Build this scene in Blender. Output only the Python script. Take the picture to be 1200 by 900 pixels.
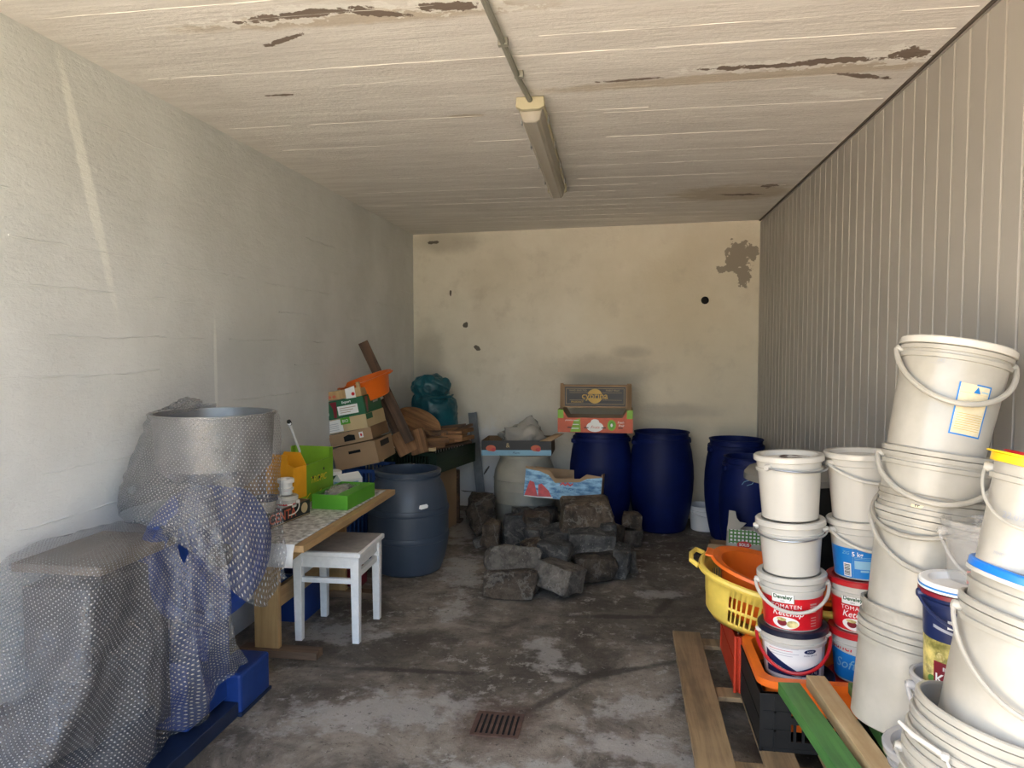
import bpy, bmesh, math, random
from math import sin, cos, pi, radians, sqrt, atan2, hypot
from mathutils import Vector, Matrix, Quaternion, Euler, noise
from mathutils.geometry import tessellate_polygon

# ------------------------------------------------------------------ start
for o in list(bpy.data.objects):
    bpy.data.objects.remove(o)
SC = bpy.context.scene
COL = SC.collection
random.seed(7)

# ------------------------------------------------------------------ camera
cam = bpy.data.cameras.new('camera')
cam.sensor_width = 36.0
cam.lens = 832.0 / 1200.0 * 36.0
cam.clip_start = 0.05
cam_o = bpy.data.objects.new('camera', cam)
COL.objects.link(cam_o)
cam_o.location = (0, 0, 1.5)
cam_o.rotation_euler = (radians(90 - 2.89), 0, radians(8.937))
SC.camera = cam_o

# ------------------------------------------------------------------ sky, sun, exposure
W = bpy.data.worlds.new('sky')
SC.world = W
W.use_nodes = True
wn = W.node_tree
bgn = wn.nodes['Background']
sky = wn.nodes.new('ShaderNodeTexSky')
sky.sky_type = 'NISHITA'
sky.sun_disc = False
sky.sun_elevation = radians(48)
sky.sun_rotation = radians(250)
sky.air_density = 1.0
sky.dust_density = 2.0
wn.links.new(sky.outputs[0], bgn.inputs['Color'])
bgn.inputs['Strength'].default_value = 0.33

sun = bpy.data.lights.new('sun', 'SUN')
sun.energy = 18.0
sun.angle = radians(0.6)
sun.color = (1.0, 0.88, 0.73)
sun_o = bpy.data.objects.new('sun', sun)
COL.objects.link(sun_o)
sun_o.rotation_euler = Vector((0.50, -0.16, -0.85)).to_track_quat('-Z', 'Y').to_euler()

portal = bpy.data.lights.new('door_opening_portal', 'AREA')   # only guides sky sampling, gives no light itself
portal.shape = 'RECTANGLE'
portal.size = 3.1
portal.size_y = 2.56
portal.cycles.is_portal = True
portal_o = bpy.data.objects.new('door_opening_portal', portal)
COL.objects.link(portal_o)
portal_o.location = (-0.43, 0.27, 1.29)
portal_o.rotation_euler = (radians(90), 0, 0)

vs = SC.view_settings
vs.view_transform = 'Standard'
vs.look = 'None'
vs.exposure = 1.60
vs.gamma = 1.0
vs.use_curve_mapping = False

# ------------------------------------------------------------------ node helpers and materials
def setin(n, **kw):
    for k, v in kw.items():
        s = n.inputs[int(k[1:])] if (k[0] == 'i' and k[1:].isdigit()) else n.inputs[k.replace('_', ' ')]
        if hasattr(v, 'is_linked') or isinstance(v, bpy.types.NodeSocket):
            n.id_data.links.new(v, s)
        else:
            s.default_value = v
    return n

def new_mat(name):
    m = bpy.data.materials.new(name)
    m.use_nodes = True
    nt = m.node_tree
    return m, nt, nt.nodes['Principled BSDF']

def rgba(c):
    return (c[0], c[1], c[2], 1.0)

def coords(nt):
    return nt.nodes.new('ShaderNodeTexCoord').outputs['Object']

def mapped(nt, vec, loc=(0, 0, 0), rot=(0, 0, 0), scale=(1, 1, 1), kind='POINT'):
    n = nt.nodes.new('ShaderNodeMapping')
    n.vector_type = kind
    setin(n, Vector=vec, Location=loc, Rotation=rot, Scale=scale)
    return n.outputs[0]

def noise_tex(nt, vec, scale=5.0, detail=4.0, rough=0.55, dist=0.0):
    n = nt.nodes.new('ShaderNodeTexNoise')
    setin(n, Vector=vec, Scale=scale, Detail=detail, Roughness=rough, Distortion=dist)
    return n.outputs[0]

def mathn(nt, op, a, b=0.0, clamp=False):
    n = nt.nodes.new('ShaderNodeMath')
    n.operation = op
    n.use_clamp = clamp
    setin(n, i0=a, i1=b)
    return n.outputs[0]

def ramp(nt, fac, lo, hi):
    n = nt.nodes.new('ShaderNodeMapRange')
    n.interpolation_type = 'SMOOTHSTEP'
    setin(n, Value=fac, From_Min=lo, From_Max=hi)
    return n.outputs[0]

def mixc(nt, fac, a, b):
    n = nt.nodes.new('ShaderNodeMix')
    n.data_type = 'RGBA'
    n.clamp_factor = True
    setin(n, i0=fac, i6=rgba(a) if isinstance(a, tuple) else a, i7=rgba(b) if isinstance(b, tuple) else b)
    return n.outputs[2]

def bumpn(nt, h, strength=0.3, dist=0.01, normal=None):
    n = nt.nodes.new('ShaderNodeBump')
    setin(n, Height=h, Strength=strength, Distance=dist)
    if normal is not None:
        setin(n, Normal=normal)
    return n.outputs[0]

def patch_mask(nt, vec, items, amp=0.9, nscale=9.0, edge=0.08):
    """irregular blotches: items = (centre, half sizes, rotation about z or None)"""
    nz = noise_tex(nt, vec, nscale, 5, 0.65)
    nz = mathn(nt, 'MULTIPLY', mathn(nt, 'SUBTRACT', nz, 0.5), amp * 2)
    tot = None
    for c, s, r in items:
        v = mapped(nt, vec, c, r, s, 'TEXTURE')
        ln = nt.nodes.new('ShaderNodeVectorMath')
        ln.operation = 'LENGTH'
        setin(ln, i0=v)
        d = mathn(nt, 'ADD', ln.outputs['Value'], nz)
        mk = mathn(nt, 'SUBTRACT', 1.0, ramp(nt, d, 1.0 - edge, 1.0 + edge))
        tot = mk if tot is None else mathn(nt, 'MAXIMUM', tot, mk)
    return tot

def M(name, col, rough=0.5, var=0.12, scale=6.0, bump=0.0, bscale=60.0, metal=0.0, spec=0.5, rnd=0.0, col2=None, stretch=(1, 1, 1)):
    m, nt, p = new_mat(name)
    v = mapped(nt, coords(nt), scale=stretch)
    if rnd:
        oi = nt.nodes.new('ShaderNodeObjectInfo')
        cmb = nt.nodes.new('ShaderNodeVectorMath')
        cmb.operation = 'ADD'
        sc = mathn(nt, 'MULTIPLY', oi.outputs['Random'], 37.0)
        setin(cmb, i0=v, i1=sc)
        v = cmb.outputs[0]
    f = ramp(nt, noise_tex(nt, v, scale, 5, 0.6), 0.3, 0.7)
    a = tuple(c * (1 - var) for c in col)
    b = col2 if col2 else tuple(min(1, c * (1 + var)) for c in col)
    c = mixc(nt, f, a, b)
    if rnd:
        hsv = nt.nodes.new('ShaderNodeHueSaturation')
        val = mathn(nt, 'ADD', mathn(nt, 'MULTIPLY', oi.outputs['Random'], rnd * 2), 1.0 - rnd)
        setin(hsv, Value=val, Color=c)
        c = hsv.outputs[0]
    setin(p, Base_Color=c, Roughness=rough, Metallic=metal)
    p.inputs['Specular IOR Level'].default_value = spec
    if bump:
        setin(p, Normal=bumpn(nt, noise_tex(nt, v, bscale, 4, 0.6), bump, 0.01))
    return m

def wood(name, col, dark, rough=0.7, axis=0, scale=14.0, bump=0.25, rnd=0.15):
    """grain along the given local axis"""
    m, nt, p = new_mat(name)
    st = [1, 1, 1]
    st[axis] = 0.07
    oi = nt.nodes.new('ShaderNodeObjectInfo')
    v0 = nt.nodes.new('ShaderNodeVectorMath')
    v0.operation = 'ADD'
    setin(v0, i0=mapped(nt, coords(nt), scale=tuple(st)), i1=mathn(nt, 'MULTIPLY', oi.outputs['Random'], 19.0))
    v = v0.outputs[0]
    g = noise_tex(nt, v, scale * 2.2, 6, 0.65, 0.6)
    g2 = noise_tex(nt, coords(nt), 5.0, 4, 0.6)
    f = ramp(nt, mathn(nt, 'ADD', mathn(nt, 'MULTIPLY', g, 0.7), mathn(nt, 'MULTIPLY', g2, 0.3)), 0.36, 0.64)
    c = mixc(nt, f, dark, col)
    hsv = nt.nodes.new('ShaderNodeHueSaturation')
    setin(hsv, Value=mathn(nt, 'ADD', mathn(nt, 'MULTIPLY', oi.outputs['Random'], rnd * 2), 1.0 - rnd), Color=c)
    setin(p, Base_Color=hsv.outputs[0], Roughness=rough, Normal=bumpn(nt, g, bump, 0.004))
    return m

def rock_mat(name, a, b):
    m, nt, p = new_mat(name)
    oi = nt.nodes.new('ShaderNodeObjectInfo')
    ad = nt.nodes.new('ShaderNodeVectorMath')
    setin(ad, i0=coords(nt), i1=mathn(nt, 'MULTIPLY', oi.outputs['Random'], 31.0))
    v = ad.outputs[0]
    n1 = noise_tex(nt, v, 11.0, 9, 0.72, 0.4)
    c = mixc(nt, ramp(nt, n1, 0.34, 0.66), a, b)
    vein = noise_tex(nt, v, 4.0, 7, 0.6, 0.3)
    vm = mathn(nt, 'SUBTRACT', 1.0, ramp(nt, mathn(nt, 'ABSOLUTE', mathn(nt, 'SUBTRACT', vein, 0.5)), 0.004, 0.022))
    c = mixc(nt, mathn(nt, 'MULTIPLY', vm, 0.28), c, (0.36, 0.33, 0.28))
    sp = ramp(nt, noise_tex(nt, v, 48, 4, 0.8), 0.60, 0.66)
    c = mixc(nt, mathn(nt, 'MULTIPLY', sp, 0.5), c, (0.34, 0.31, 0.27))
    hsv = nt.nodes.new('ShaderNodeHueSaturation')
    setin(hsv, Value=mathn(nt, 'ADD', mathn(nt, 'MULTIPLY', oi.outputs['Random'], 0.6), 0.7), Color=c)
    h = mathn(nt, 'ADD', n1, mathn(nt, 'MULTIPLY', noise_tex(nt, v, 40, 6, 0.75), 0.5))
    setin(p, Base_Color=hsv.outputs[0], Roughness=0.85, Normal=bumpn(nt, h, 0.9, 0.03))
    return m

def clear_mat(name, col, opacity, rough=0.2, bump_scale=0.0, bump=0.4):
    m, nt, p = new_mat(name)
    tr = nt.nodes.new('ShaderNodeBsdfTransparent')
    mx = nt.nodes.new('ShaderNodeMixShader')
    setin(p, Base_Color=rgba(col), Roughness=rough)
    if bump_scale:
        setin(p, Normal=bumpn(nt, noise_tex(nt, coords(nt), bump_scale, 4, 0.6), bump, 0.01))
    setin(mx, i0=opacity, i1=tr.outputs[0], i2=p.outputs[0])
    out = nt.nodes['Material Output']
    nt.links.new(mx.outputs[0], out.inputs['Surface'])
    return m

def bubble_mat():
    m, nt, p = new_mat('bubble_wrap_film')
    uv = nt.nodes.new('ShaderNodeTexCoord').outputs['UV']
    v = mapped(nt, uv, rot=(0, 0, radians(38)))
    vo = nt.nodes.new('ShaderNodeTexVoronoi')
    vo.feature = 'F1'
    setin(vo, Vector=v, Scale=84.0, Randomness=0.10)
    d = vo.outputs['Distance']
    dome = mathn(nt, 'SUBTRACT', 1.0, ramp(nt, d, 0.02, 0.44))
    crease = noise_tex(nt, uv, 9.0, 5, 0.6, 0.8)
    n1 = bumpn(nt, crease, 0.6, 0.035)
    n2 = bumpn(nt, dome, 1.0, 0.005, n1)
    dot = mathn(nt, 'SUBTRACT', 1.0, ramp(nt, d, 0.13, 0.30))
    setin(p, Base_Color=mixc(nt, dot, (0.22, 0.213, 0.213), (0.62, 0.62, 0.62)), Roughness=0.13, Normal=n2)  # paler dots put the glints of the bubbles into the film colour
    p.inputs['Specular IOR Level'].default_value = 1.0
    tr = nt.nodes.new('ShaderNodeBsdfTransparent')
    setin(tr, Color=(0.92, 0.93, 0.95, 1))
    mx = nt.nodes.new('ShaderNodeMixShader')
    dot = mathn(nt, 'SUBTRACT', 1.0, ramp(nt, d, 0.13, 0.30))
    fold = ramp(nt, crease, 0.50, 0.72)
    op = mathn(nt, 'ADD', mathn(nt, 'MULTIPLY', dot, 0.28), mathn(nt, 'ADD', mathn(nt, 'MULTIPLY', fold, 0.06), 0.40))
    setin(mx, i0=op, i1=tr.outputs[0], i2=p.outputs[0])
    nt.links.new(mx.outputs[0], nt.nodes['Material Output'].inputs['Surface'])
    return m

# --- surfaces of the room
def mat_left_wall():
    m, nt, p = new_mat('whitewashed_board_marked_concrete')
    co = coords(nt)
    big = noise_tex(nt, co, 1.3, 5, 0.6)
    fine = noise_tex(nt, co, 46.0, 5, 0.65)
    rough = noise_tex(nt, mapped(nt, co, scale=(1, 0.35, 1)), 16.0, 5, 0.7)
    c = mixc(nt, ramp(nt, big, 0.3, 0.72), (0.635, 0.64, 0.64), (0.765, 0.775, 0.785))
    specks = ramp(nt, noise_tex(nt, co, 60, 3, 0.7), 0.70, 0.76)
    c = mixc(nt, mathn(nt, 'MULTIPLY', specks, 0.35), c, (0.36, 0.34, 0.31))
    low = patch_mask(nt, co, [((-1.99, 6.3, 0.9), (1, 0.5, 0.35), (0, 0, 0)), ((-1.99, 5.3, 0.45), (1, 0.9, 0.35), (0, 0, 0))], 0.6, 6, 0.4)
    c = mixc(nt, mathn(nt, 'MULTIPLY', low, 0.4), c, (0.40, 0.385, 0.36))
    joint_glint = patch_mask(nt, co, [((-1.99, 3.24, 1.38), (1, 0.014, 0.24), (0, 0, 0)), ((-1.99, 2.42, 2.12), (1, 0.028, 0.44), (radians(16), 0, 0))], 0.35, 14, 0.3)  # upright board joint, and a slanting light glint painted into the wall
    c = mixc(nt, mathn(nt, 'MULTIPLY', joint_glint, 0.75), c, (0.88, 0.88, 0.86))
    h = mathn(nt, 'ADD', mathn(nt, 'MULTIPLY', rough, 0.7), mathn(nt, 'MULTIPLY', fine, 0.3))
    setin(p, Base_Color=c, Roughness=0.62, Normal=bumpn(nt, h, 0.5, 0.022))
    return m

def mat_rear_wall():
    m, nt, p = new_mat('stained_cream_plaster')
    co = coords(nt)
    big = noise_tex(nt, co, 1.1, 6, 0.62)
    c = mixc(nt, ramp(nt, big, 0.3, 0.7), (0.68, 0.63, 0.535), (0.82, 0.775, 0.68))
    tint = patch_mask(nt, co, [((0.75, 6.3, 1.0), (1.0, 3, 1.5), (0, 0, 0))], 0.7, 1.5, 0.7)
    c = mixc(nt, mathn(nt, 'MULTIPLY', tint, 0.55), c, (0.60, 0.52, 0.36))
    mid = ramp(nt, noise_tex(nt, co, 5.0, 6, 0.7), 0.52, 0.75)
    c = mixc(nt, mathn(nt, 'MULTIPLY', mid, 0.3), c, (0.48, 0.43, 0.35))
    damp = patch_mask(nt, co, [((-0.2, 6.4, 1.30), (0.46, 3, 0.14), (0, 0, 0)), ((0.45, 6.4, 0.95), (0.35, 3, 0.06), (0, 0, 0)),
                               ((-1.85, 6.5, 1.35), (0.16, 3, 0.35), (0, 0, 0)), ((-1.65, 6.5, 2.5), (0.3, 3, 0.1), (0, 0, 0)), ((0.05, 6.4, 1.46), (0.16, 3, 0.06), (0, 0, 0))], 0.7, 5, 0.5)
    c = mixc(nt, mathn(nt, 'MULTIPLY', damp, 0.5), c, (0.36, 0.325, 0.27))
    white = patch_mask(nt, co, [((-1.35, 6.5, 0.35), (0.55, 3, 0.42), (0, 0, 0))], 0.6, 6, 0.25)
    c = mixc(nt, mathn(nt, 'MULTIPLY', white, 0.8), c, (0.74, 0.745, 0.75))
    peel = patch_mask(nt, co, [((0.965, 6.35, 2.27), (0.10, 3, 0.13), (0, 0, 0)), ((0.87, 6.35, 2.18), (0.11, 3, 0.03), (0, 0, 0)), ((1.07, 6.35, 2.31), (0.05, 3, 0.07), (0, 0, 0)),
                               ((1.01, 6.35, 2.12), (0.05, 3, 0.09), (0, 0, 0))], 1.5, 16, 0.05)
    c = mixc(nt, peel, c, (0.30, 0.26, 0.21))
    chips = patch_mask(nt, co, [((-1.47, 6.5, 1.72), (0.022, 3, 0.03), (0, 0.6, 0)), ((-1.36, 6.5, 1.50), (0.035, 3, 0.02), (0, 0.7, 0)), ((-1.62, 6.5, 2.02), (0.01, 3, 0.025), (0, 0, 0)),
                                ((-1.12, 6.5, 0.62), (0.02, 3, 0.012), (0, 0, 0)), ((-1.79, 6.5, 2.5), (0.06, 3, 0.015), (0, 0, 0)), ((-1.27, 6.5, 0.35), (0.008, 3, 0.05), (0, 0.6, 0))], 0.8, 26, 0.06)
    c = mixc(nt, chips, c, (0.14, 0.12, 0.10))
    spots = ramp(nt, noise_tex(nt, co, 38, 3, 0.7), 0.72, 0.78)
    c = mixc(nt, mathn(nt, 'MULTIPLY', spots, 0.5), c, (0.30, 0.27, 0.22))
    h = noise_tex(nt, co, 40, 5, 0.65)
    setin(p, Base_Color=c, Roughness=0.8, Normal=bumpn(nt, h, 0.3, 0.01))
    return m

def mat_ceiling():
    m, nt, p = new_mat('whitewashed_ceiling_concrete')
    co = coords(nt)
    st = noise_tex(nt, mapped(nt, co, scale=(0.25, 2.2, 1)), 6.0, 6, 0.65)
    c = mixc(nt, ramp(nt, st, 0.3, 0.7), (0.66, 0.63, 0.60), (0.79, 0.765, 0.735))
    streak = ramp(nt, noise_tex(nt, mapped(nt, co, scale=(1.6, 16, 1)), 7.0, 8, 0.75), 0.56, 0.68)
    c = mixc(nt, mathn(nt, 'MULTIPLY', streak, 0.5), c, (0.80, 0.78, 0.74))
    stain = patch_mask(nt, co, [((0.35, 3.0, 2.58), (0.75, 0.045, 1), (0, 0, -0.05)), ((-0.74, 3.29, 2.58), (0.09, 0.02, 1), (0, 0, 0)), ((-0.9, 2.27, 2.58), (0.6, 0.05, 1), (0, 0, 0.02)),
                                ((0.85, 2.97, 2.58), (0.35, 0.05, 1), (0, 0, 0)), ((0.75, 5.2, 2.58), (0.4, 0.25, 1), (0, 0, 0)), ((0.9, 2.3, 2.58), (0.35, 0.08, 1), (0, 0, 0))], 0.6, 9, 0.35)
    c = mixc(nt, mathn(nt, 'MULTIPLY', stain, 0.6), c, (0.42, 0.335, 0.225))
    peel = patch_mask(nt, co, [((-1.06, 2.225, 2.58), (0.20, 0.022, 1), (0, 0, -0.07)), ((-0.80, 2.25, 2.58), (0.10, 0.022, 1), (0, 0, 0.3)), ((-0.55, 2.245, 2.58), (0.10, 0.028, 1), (0, 0, 0.08)),
                               ((0.55, 2.90, 2.58), (0.22, 0.022, 1), (0, 0, 0.03)), ((0.78, 2.885, 2.58), (0.14, 0.03, 1), (0, 0, 0.05)), ((1.03, 2.86, 2.58), (0.085, 0.045, 1), (0, 0, 0.4)),
                               ((0.93, 3.06, 2.58), (0.10, 0.02, 1), (0, 0, 0.4)), ((-1.2, 2.4, 2.58), (0.09, 0.014, 1), (0, 0, -0.4)), ((0.0, 2.96, 2.58), (0.12, 0.012, 1), (0, 0, -0.05)),
                               ((0.82, 5.25, 2.58), (0.14, 0.03, 1), (0, 0, 0.1)), ((0.95, 5.0, 2.58), (0.05, 0.05, 1), (0, 0, 0.1)), ((-1.45, 2.9, 2.58), (0.07, 0.012, 1), (0, 0, 0))], 1.5, 22, 0.05)
    halo = patch_mask(nt, co, [((-1.06, 2.225, 2.58), (0.30, 0.05, 1), (0, 0, -0.07)), ((-0.55, 2.245, 2.58), (0.2, 0.05, 1), (0, 0, 0.08)), ((0.6, 2.90, 2.58), (0.3, 0.05, 1), (0, 0, 0.03)), ((1.0, 2.88, 2.58), (0.14, 0.08, 1), (0, 0, 0.4)), ((0.9, 3.25, 2.58), (0.1, 0.05, 1), (0, 0, 0.4))], 2.2, 15, 0.1)
    c = mixc(nt, mathn(nt, 'MULTIPLY', halo, 0.7), c, (0.86, 0.85, 0.82))
    c = mixc(nt, peel, c, (0.20, 0.155, 0.125))
    mould = ramp(nt, noise_tex(nt, co, 3.2, 5, 0.65), 0.56, 0.80)
    c = mixc(nt, mathn(nt, 'MULTIPLY', mould, 0.3), c, (0.40, 0.375, 0.34))
    h = mathn(nt, 'ADD', mathn(nt, 'MULTIPLY', noise_tex(nt, mapped(nt, co, scale=(0.35, 3, 1)), 22, 5, 0.7), 0.7), mathn(nt, 'MULTIPLY', noise_tex(nt, co, 60, 4, 0.6), 0.3))
    h = mathn(nt, 'SUBTRACT', h, mathn(nt, 'MULTIPLY', peel, 0.6))
    setin(p, Base_Color=c, Roughness=0.75, Normal=bumpn(nt, h, 0.42, 0.014))
    return m

def mat_floor():
    m, nt, p = new_mat('stained_concrete_floor')
    co = coords(nt)
    n1 = noise_tex(nt, co, 2.4, 12, 0.74, 0.5)
    c = mixc(nt, ramp(nt, n1, 0.36, 0.64), (0.100, 0.083, 0.066), (0.345, 0.30, 0.245))
    oil = ramp(nt, noise_tex(nt, mapped(nt, co, (3.1, 0.7, 0)), 1.9, 10, 0.72, 0.6), 0.50, 0.66)
    c = mixc(nt, mathn(nt, 'MULTIPLY', oil, 0.62), c, (0.048, 0.038, 0.029))
    wet = patch_mask(nt, co, [((-0.5, 3.3, 0), (0.55, 0.25, 1), (0, 0, 0.2)), ((0.0, 4.0, 0), (0.6, 0.5, 1), (0, 0, 0)), ((-1.25, 3.35, 0), (0.5, 0.2, 1), (0, 0, 0)), ((0.3, 5.2, 0), (0.55, 0.9, 1), (0, 0, 0))], 1.5, 6, 0.7)
    c = mixc(nt, mathn(nt, 'MULTIPLY', wet, 0.65), c, (0.056, 0.045, 0.034))
    n2 = noise_tex(nt, co, 13.0, 10, 0.76, 0.3)
    where = ramp(nt, noise_tex(nt, mapped(nt, co, (1.3, 4.0, 0)), 1.6, 5, 0.6), 0.40, 0.60)
    salt = mathn(nt, 'MULTIPLY', ramp(nt, n2, 0.53, 0.62), where)
    c = mixc(nt, mathn(nt, 'MULTIPLY', salt, 0.75), c, (0.46, 0.44, 0.40))
    seam = patch_mask(nt, co, [((-0.28, 2.98, 0), (0.30, 0.022, 1), (0, 0, 0.95)), ((0.02, 3.28, 0), (0.30, 0.022, 1), (0, 0, 0.5)), ((0.02, 3.95, 0), (0.30, 0.026, 1), (0, 0, 0.12)), ((0.28, 4.25, 0), (0.25, 0.026, 1), (0, 0, 1.2)),
                               ((-1.0, 3.12, 0), (0.4, 0.02, 1), (0, 0, 0.06))], 1.3, 6, 0.6)
    c = mixc(nt, mathn(nt, 'MULTIPLY', seam, 0.75), c, (0.034, 0.028, 0.022))
    dust = patch_mask(nt, co, [((0.05, 2.95, 0), (0.17, 0.07, 1), (0, 0, 0.4)), ((0.1, 2.62, 0), (0.26, 0.08, 1), (0, 0, -0.3)), ((-0.35, 3.4, 0), (0.08, 0.2, 1), (0, 0, 0.4)), ((-1.05, 4.6, 0), (0.12, 0.35, 1), (0, 0, 0.2)), ((-1.45, 3.5, 0), (0.2, 0.12, 1), (0, 0, 0)),
                                ((-0.95, 3.9, 0), (0.09, 0.14, 1), (0, 0, 0.2)), ((0.25, 4.35, 0), (0.16, 0.06, 1), (0, 0, 0.2)), ((-0.95, 2.75, 0), (0.35, 0.14, 1), (0, 0, 0.3)), ((-0.1, 2.4, 0), (0.5, 0.1, 1), (0, 0, 0.1)), ((-1.25, 5.8, 0), (0.25, 0.5, 1), (0, 0, 0))], 2.6, 9, 0.45)
    c = mixc(nt, mathn(nt, 'MULTIPLY', dust, 0.6), c, (0.48, 0.46, 0.43))
    rust = patch_mask(nt, co, [((-0.49, 2.72, 0), (0.15, 0.17, 1), (0, 0, 0))], 1.2, 12, 0.5)
    c = mixc(nt, mathn(nt, 'MULTIPLY', rust, 0.6), c, (0.085, 0.045, 0.030))
    specks = ramp(nt, noise_tex(nt, co, 32, 5, 0.8), 0.63, 0.68)
    c = mixc(nt, mathn(nt, 'MULTIPLY', specks, 0.75), c, (0.60, 0.58, 0.54))
    grit = ramp(nt, noise_tex(nt, mapped(nt, co, (5, 2, 0)), 34, 6, 0.8), 0.57, 0.63)
    c = mixc(nt, mathn(nt, 'MULTIPLY', grit, 0.7), c, (0.030, 0.025, 0.020))
    r = mathn(nt, 'SUBTRACT', 0.8, mathn(nt, 'MULTIPLY', oil, 0.3))
    h = mathn(nt, 'ADD', mathn(nt, 'MULTIPLY', n2, 0.6), mathn(nt, 'MULTIPLY', noise_tex(nt, co, 80, 4, 0.7), 0.4))
    setin(p, Base_Color=c, Roughness=r, Normal=bumpn(nt, h, 0.6, 0.02))
    return m

MAT = {}
def mats():
    d = MAT
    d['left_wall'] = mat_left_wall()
    d['rear_wall'] = mat_rear_wall()
    d['ceiling'] = mat_ceiling()
    d['floor'] = mat_floor()
    d['panel'] = M('grey_cladding', (0.375, 0.355, 0.32), 0.45, 0.04, 2.0, 0.05, 30, rnd=0.03)
    d['joint_glint'] = M('panel_joint_glint', (0.80, 0.77, 0.70), 0.6, 0.05)  # pale tone stands in for light caught on the groove edges
    d['ceiling_seam'] = M('lit_whitewash_seam', (0.80, 0.775, 0.74), 0.7, 0.05)  # light caught on the ridges, put into a paler seam colour
    d['added_dark_ground'] = M('dark_ground_tone', (0.055, 0.075, 0.025), 0.95, 0.3, 6.0)
    d['grey_lid'] = M('grey_lid_plastic', (0.20, 0.19, 0.17), 0.5, 0.08)
    d['ground'] = M('sunlit_yard_concrete', (0.56, 0.49, 0.39), 0.9, 0.12, 1.5)
    d['lintel'] = M('outer_render', (0.6, 0.58, 0.54), 0.85, 0.06)
    d['dark_trim'] = M('dark_sealant', (0.10, 0.085, 0.07), 0.8, 0.2)
    d['blue'] = M('deep_blue_plastic', (0.002, 0.008, 0.070), 0.55, 0.25, 3.0, rnd=0.1, spec=0.22)
    d['blue_grey'] = M('blue_grey_plastic', (0.050, 0.068, 0.098), 0.4, 0.12, 3.0)
    d['cream_plastic'] = M('grey_cream_plastic', (0.37, 0.35, 0.285), 0.5, 0.12, 4.0)
    d['white_a'] = M('clean_white_plastic', (0.60, 0.572, 0.51), 0.23, 0.03, 3.0)
    d['white_b'] = M('used_white_plastic', (0.41, 0.386, 0.326), 0.30, 0.08, 5.0, col2=(0.475, 0.45, 0.392))
    d['white_c'] = M('dusty_white_plastic', (0.34, 0.31, 0.25), 0.42, 0.15, 9.0, col2=(0.44, 0.41, 0.35))
    d['white_far'] = M('plain_white_plastic', (0.68, 0.67, 0.66), 0.4, 0.05)
    d['milky'] = clear_mat('milky_plastic', (0.70, 0.68, 0.63), 0.80, 0.25)
    d['clear'] = clear_mat('clear_plastic', (0.62, 0.60, 0.56), 0.34, 0.12)
    d['grey_clear'] = clear_mat('grey_translucent_plastic', (0.52, 0.51, 0.50), 0.78, 0.22)
    d['clear_bag'] = clear_mat('crumpled_clear_film', (0.50, 0.47, 0.42), 0.5, 0.2, 24, 0.8)
    d['red'] = M('red_print', (0.62, 0.012, 0.020), 0.3, 0.06)
    d['dark_red'] = M('dark_red_print', (0.20, 0.012, 0.022), 0.35, 0.08)
    d['red_lid'] = M('red_plastic', (0.50, 0.012, 0.018), 0.3, 0.08)
    d['navy'] = M('navy_print', (0.012, 0.022, 0.085), 0.35, 0.1)
    d['navy_lid'] = M('navy_plastic', (0.012, 0.014, 0.032), 0.35, 0.1)
    d['sky_blue'] = M('bright_blue_print', (0.010, 0.19, 0.55), 0.35, 0.08)
    d['blue_lid'] = M('bright_blue_plastic', (0.014, 0.20, 0.72), 0.3, 0.08)
    d['yellow_lid'] = M('yellow_plastic', (0.90, 0.62, 0.02), 0.35, 0.05)
    d['white_print'] = M('white_print', (0.82, 0.81, 0.78), 0.4, 0.02)
    d['cream_print'] = M('cream_sticker', (0.74, 0.64, 0.42), 0.6, 0.10, 30)
    d['grey_print'] = M('grey_print', (0.35, 0.36, 0.40), 0.5, 0.05)
    d['black_print'] = M('black_print', (0.015, 0.015, 0.017), 0.5, 0.1)
    d['green_print'] = M('dark_green_print', (0.02, 0.10, 0.035), 0.5, 0.1)
    d['gold_print'] = M('gold_print', (0.55, 0.34, 0.05), 0.5, 0.1)
    d['food_print'] = M('food_photo_print', (0.50, 0.36, 0.05), 0.4, 0.5, 30, col2=(0.86, 0.76, 0.36))
    d['salad_print'] = M('salad_photo_print', (0.30, 0.28, 0.05), 0.4, 0.5, 26, col2=(0.80, 0.66, 0.22))
    d['steel'] = M('steel_wire', (0.40, 0.41, 0.42), 0.35, 0.1, metal=0.8)
    d['zinc'] = M('galvanised_steel', (0.15, 0.158, 0.162), 0.6, 0.2, 10)
    d['orange'] = M('orange_plastic', (0.80, 0.15, 0.012), 0.4, 0.10, 5)
    d['orange_red'] = M('orange_red_plastic', (0.50, 0.038, 0.012), 0.42, 0.12, 5)
    d['yellow'] = M('yellow_basket_plastic', (0.78, 0.57, 0.10), 0.4, 0.12, 7)
    d['black_plastic'] = M('black_plastic', (0.014, 0.014, 0.014), 0.6, 0.2, spec=0.25)
    d['green_black'] = M('dark_green_plastic', (0.016, 0.032, 0.016), 0.5, 0.25)
    d['crate_blue'] = M('crate_blue_plastic', (0.025, 0.085, 0.30), 0.45, 0.15)
    d['teal'] = M('teal_bag_film', (0.008, 0.085, 0.115), 0.38, 0.3, 4, 0.6, 16)
    d['card'] = M('brown_cardboard', (0.36, 0.235, 0.13), 0.8, 0.08, 4)
    d['card_dark'] = M('dark_cardboard', (0.20, 0.115, 0.055), 0.8, 0.12, 4)
    d['card_pale'] = M('pale_cardboard', (0.52, 0.40, 0.22), 0.8, 0.08, 4)
    d['green_card'] = M('green_box_print', (0.015, 0.115, 0.045), 0.6, 0.1)
    d['lime'] = M('lime_green_card', (0.21, 0.42, 0.025), 0.5, 0.08)
    d['tray_green'] = M('bright_green_card', (0.095, 0.36, 0.025), 0.5, 0.06)
    d['amber'] = M('amber_card', (0.80, 0.36, 0.015), 0.5, 0.08)
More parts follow.
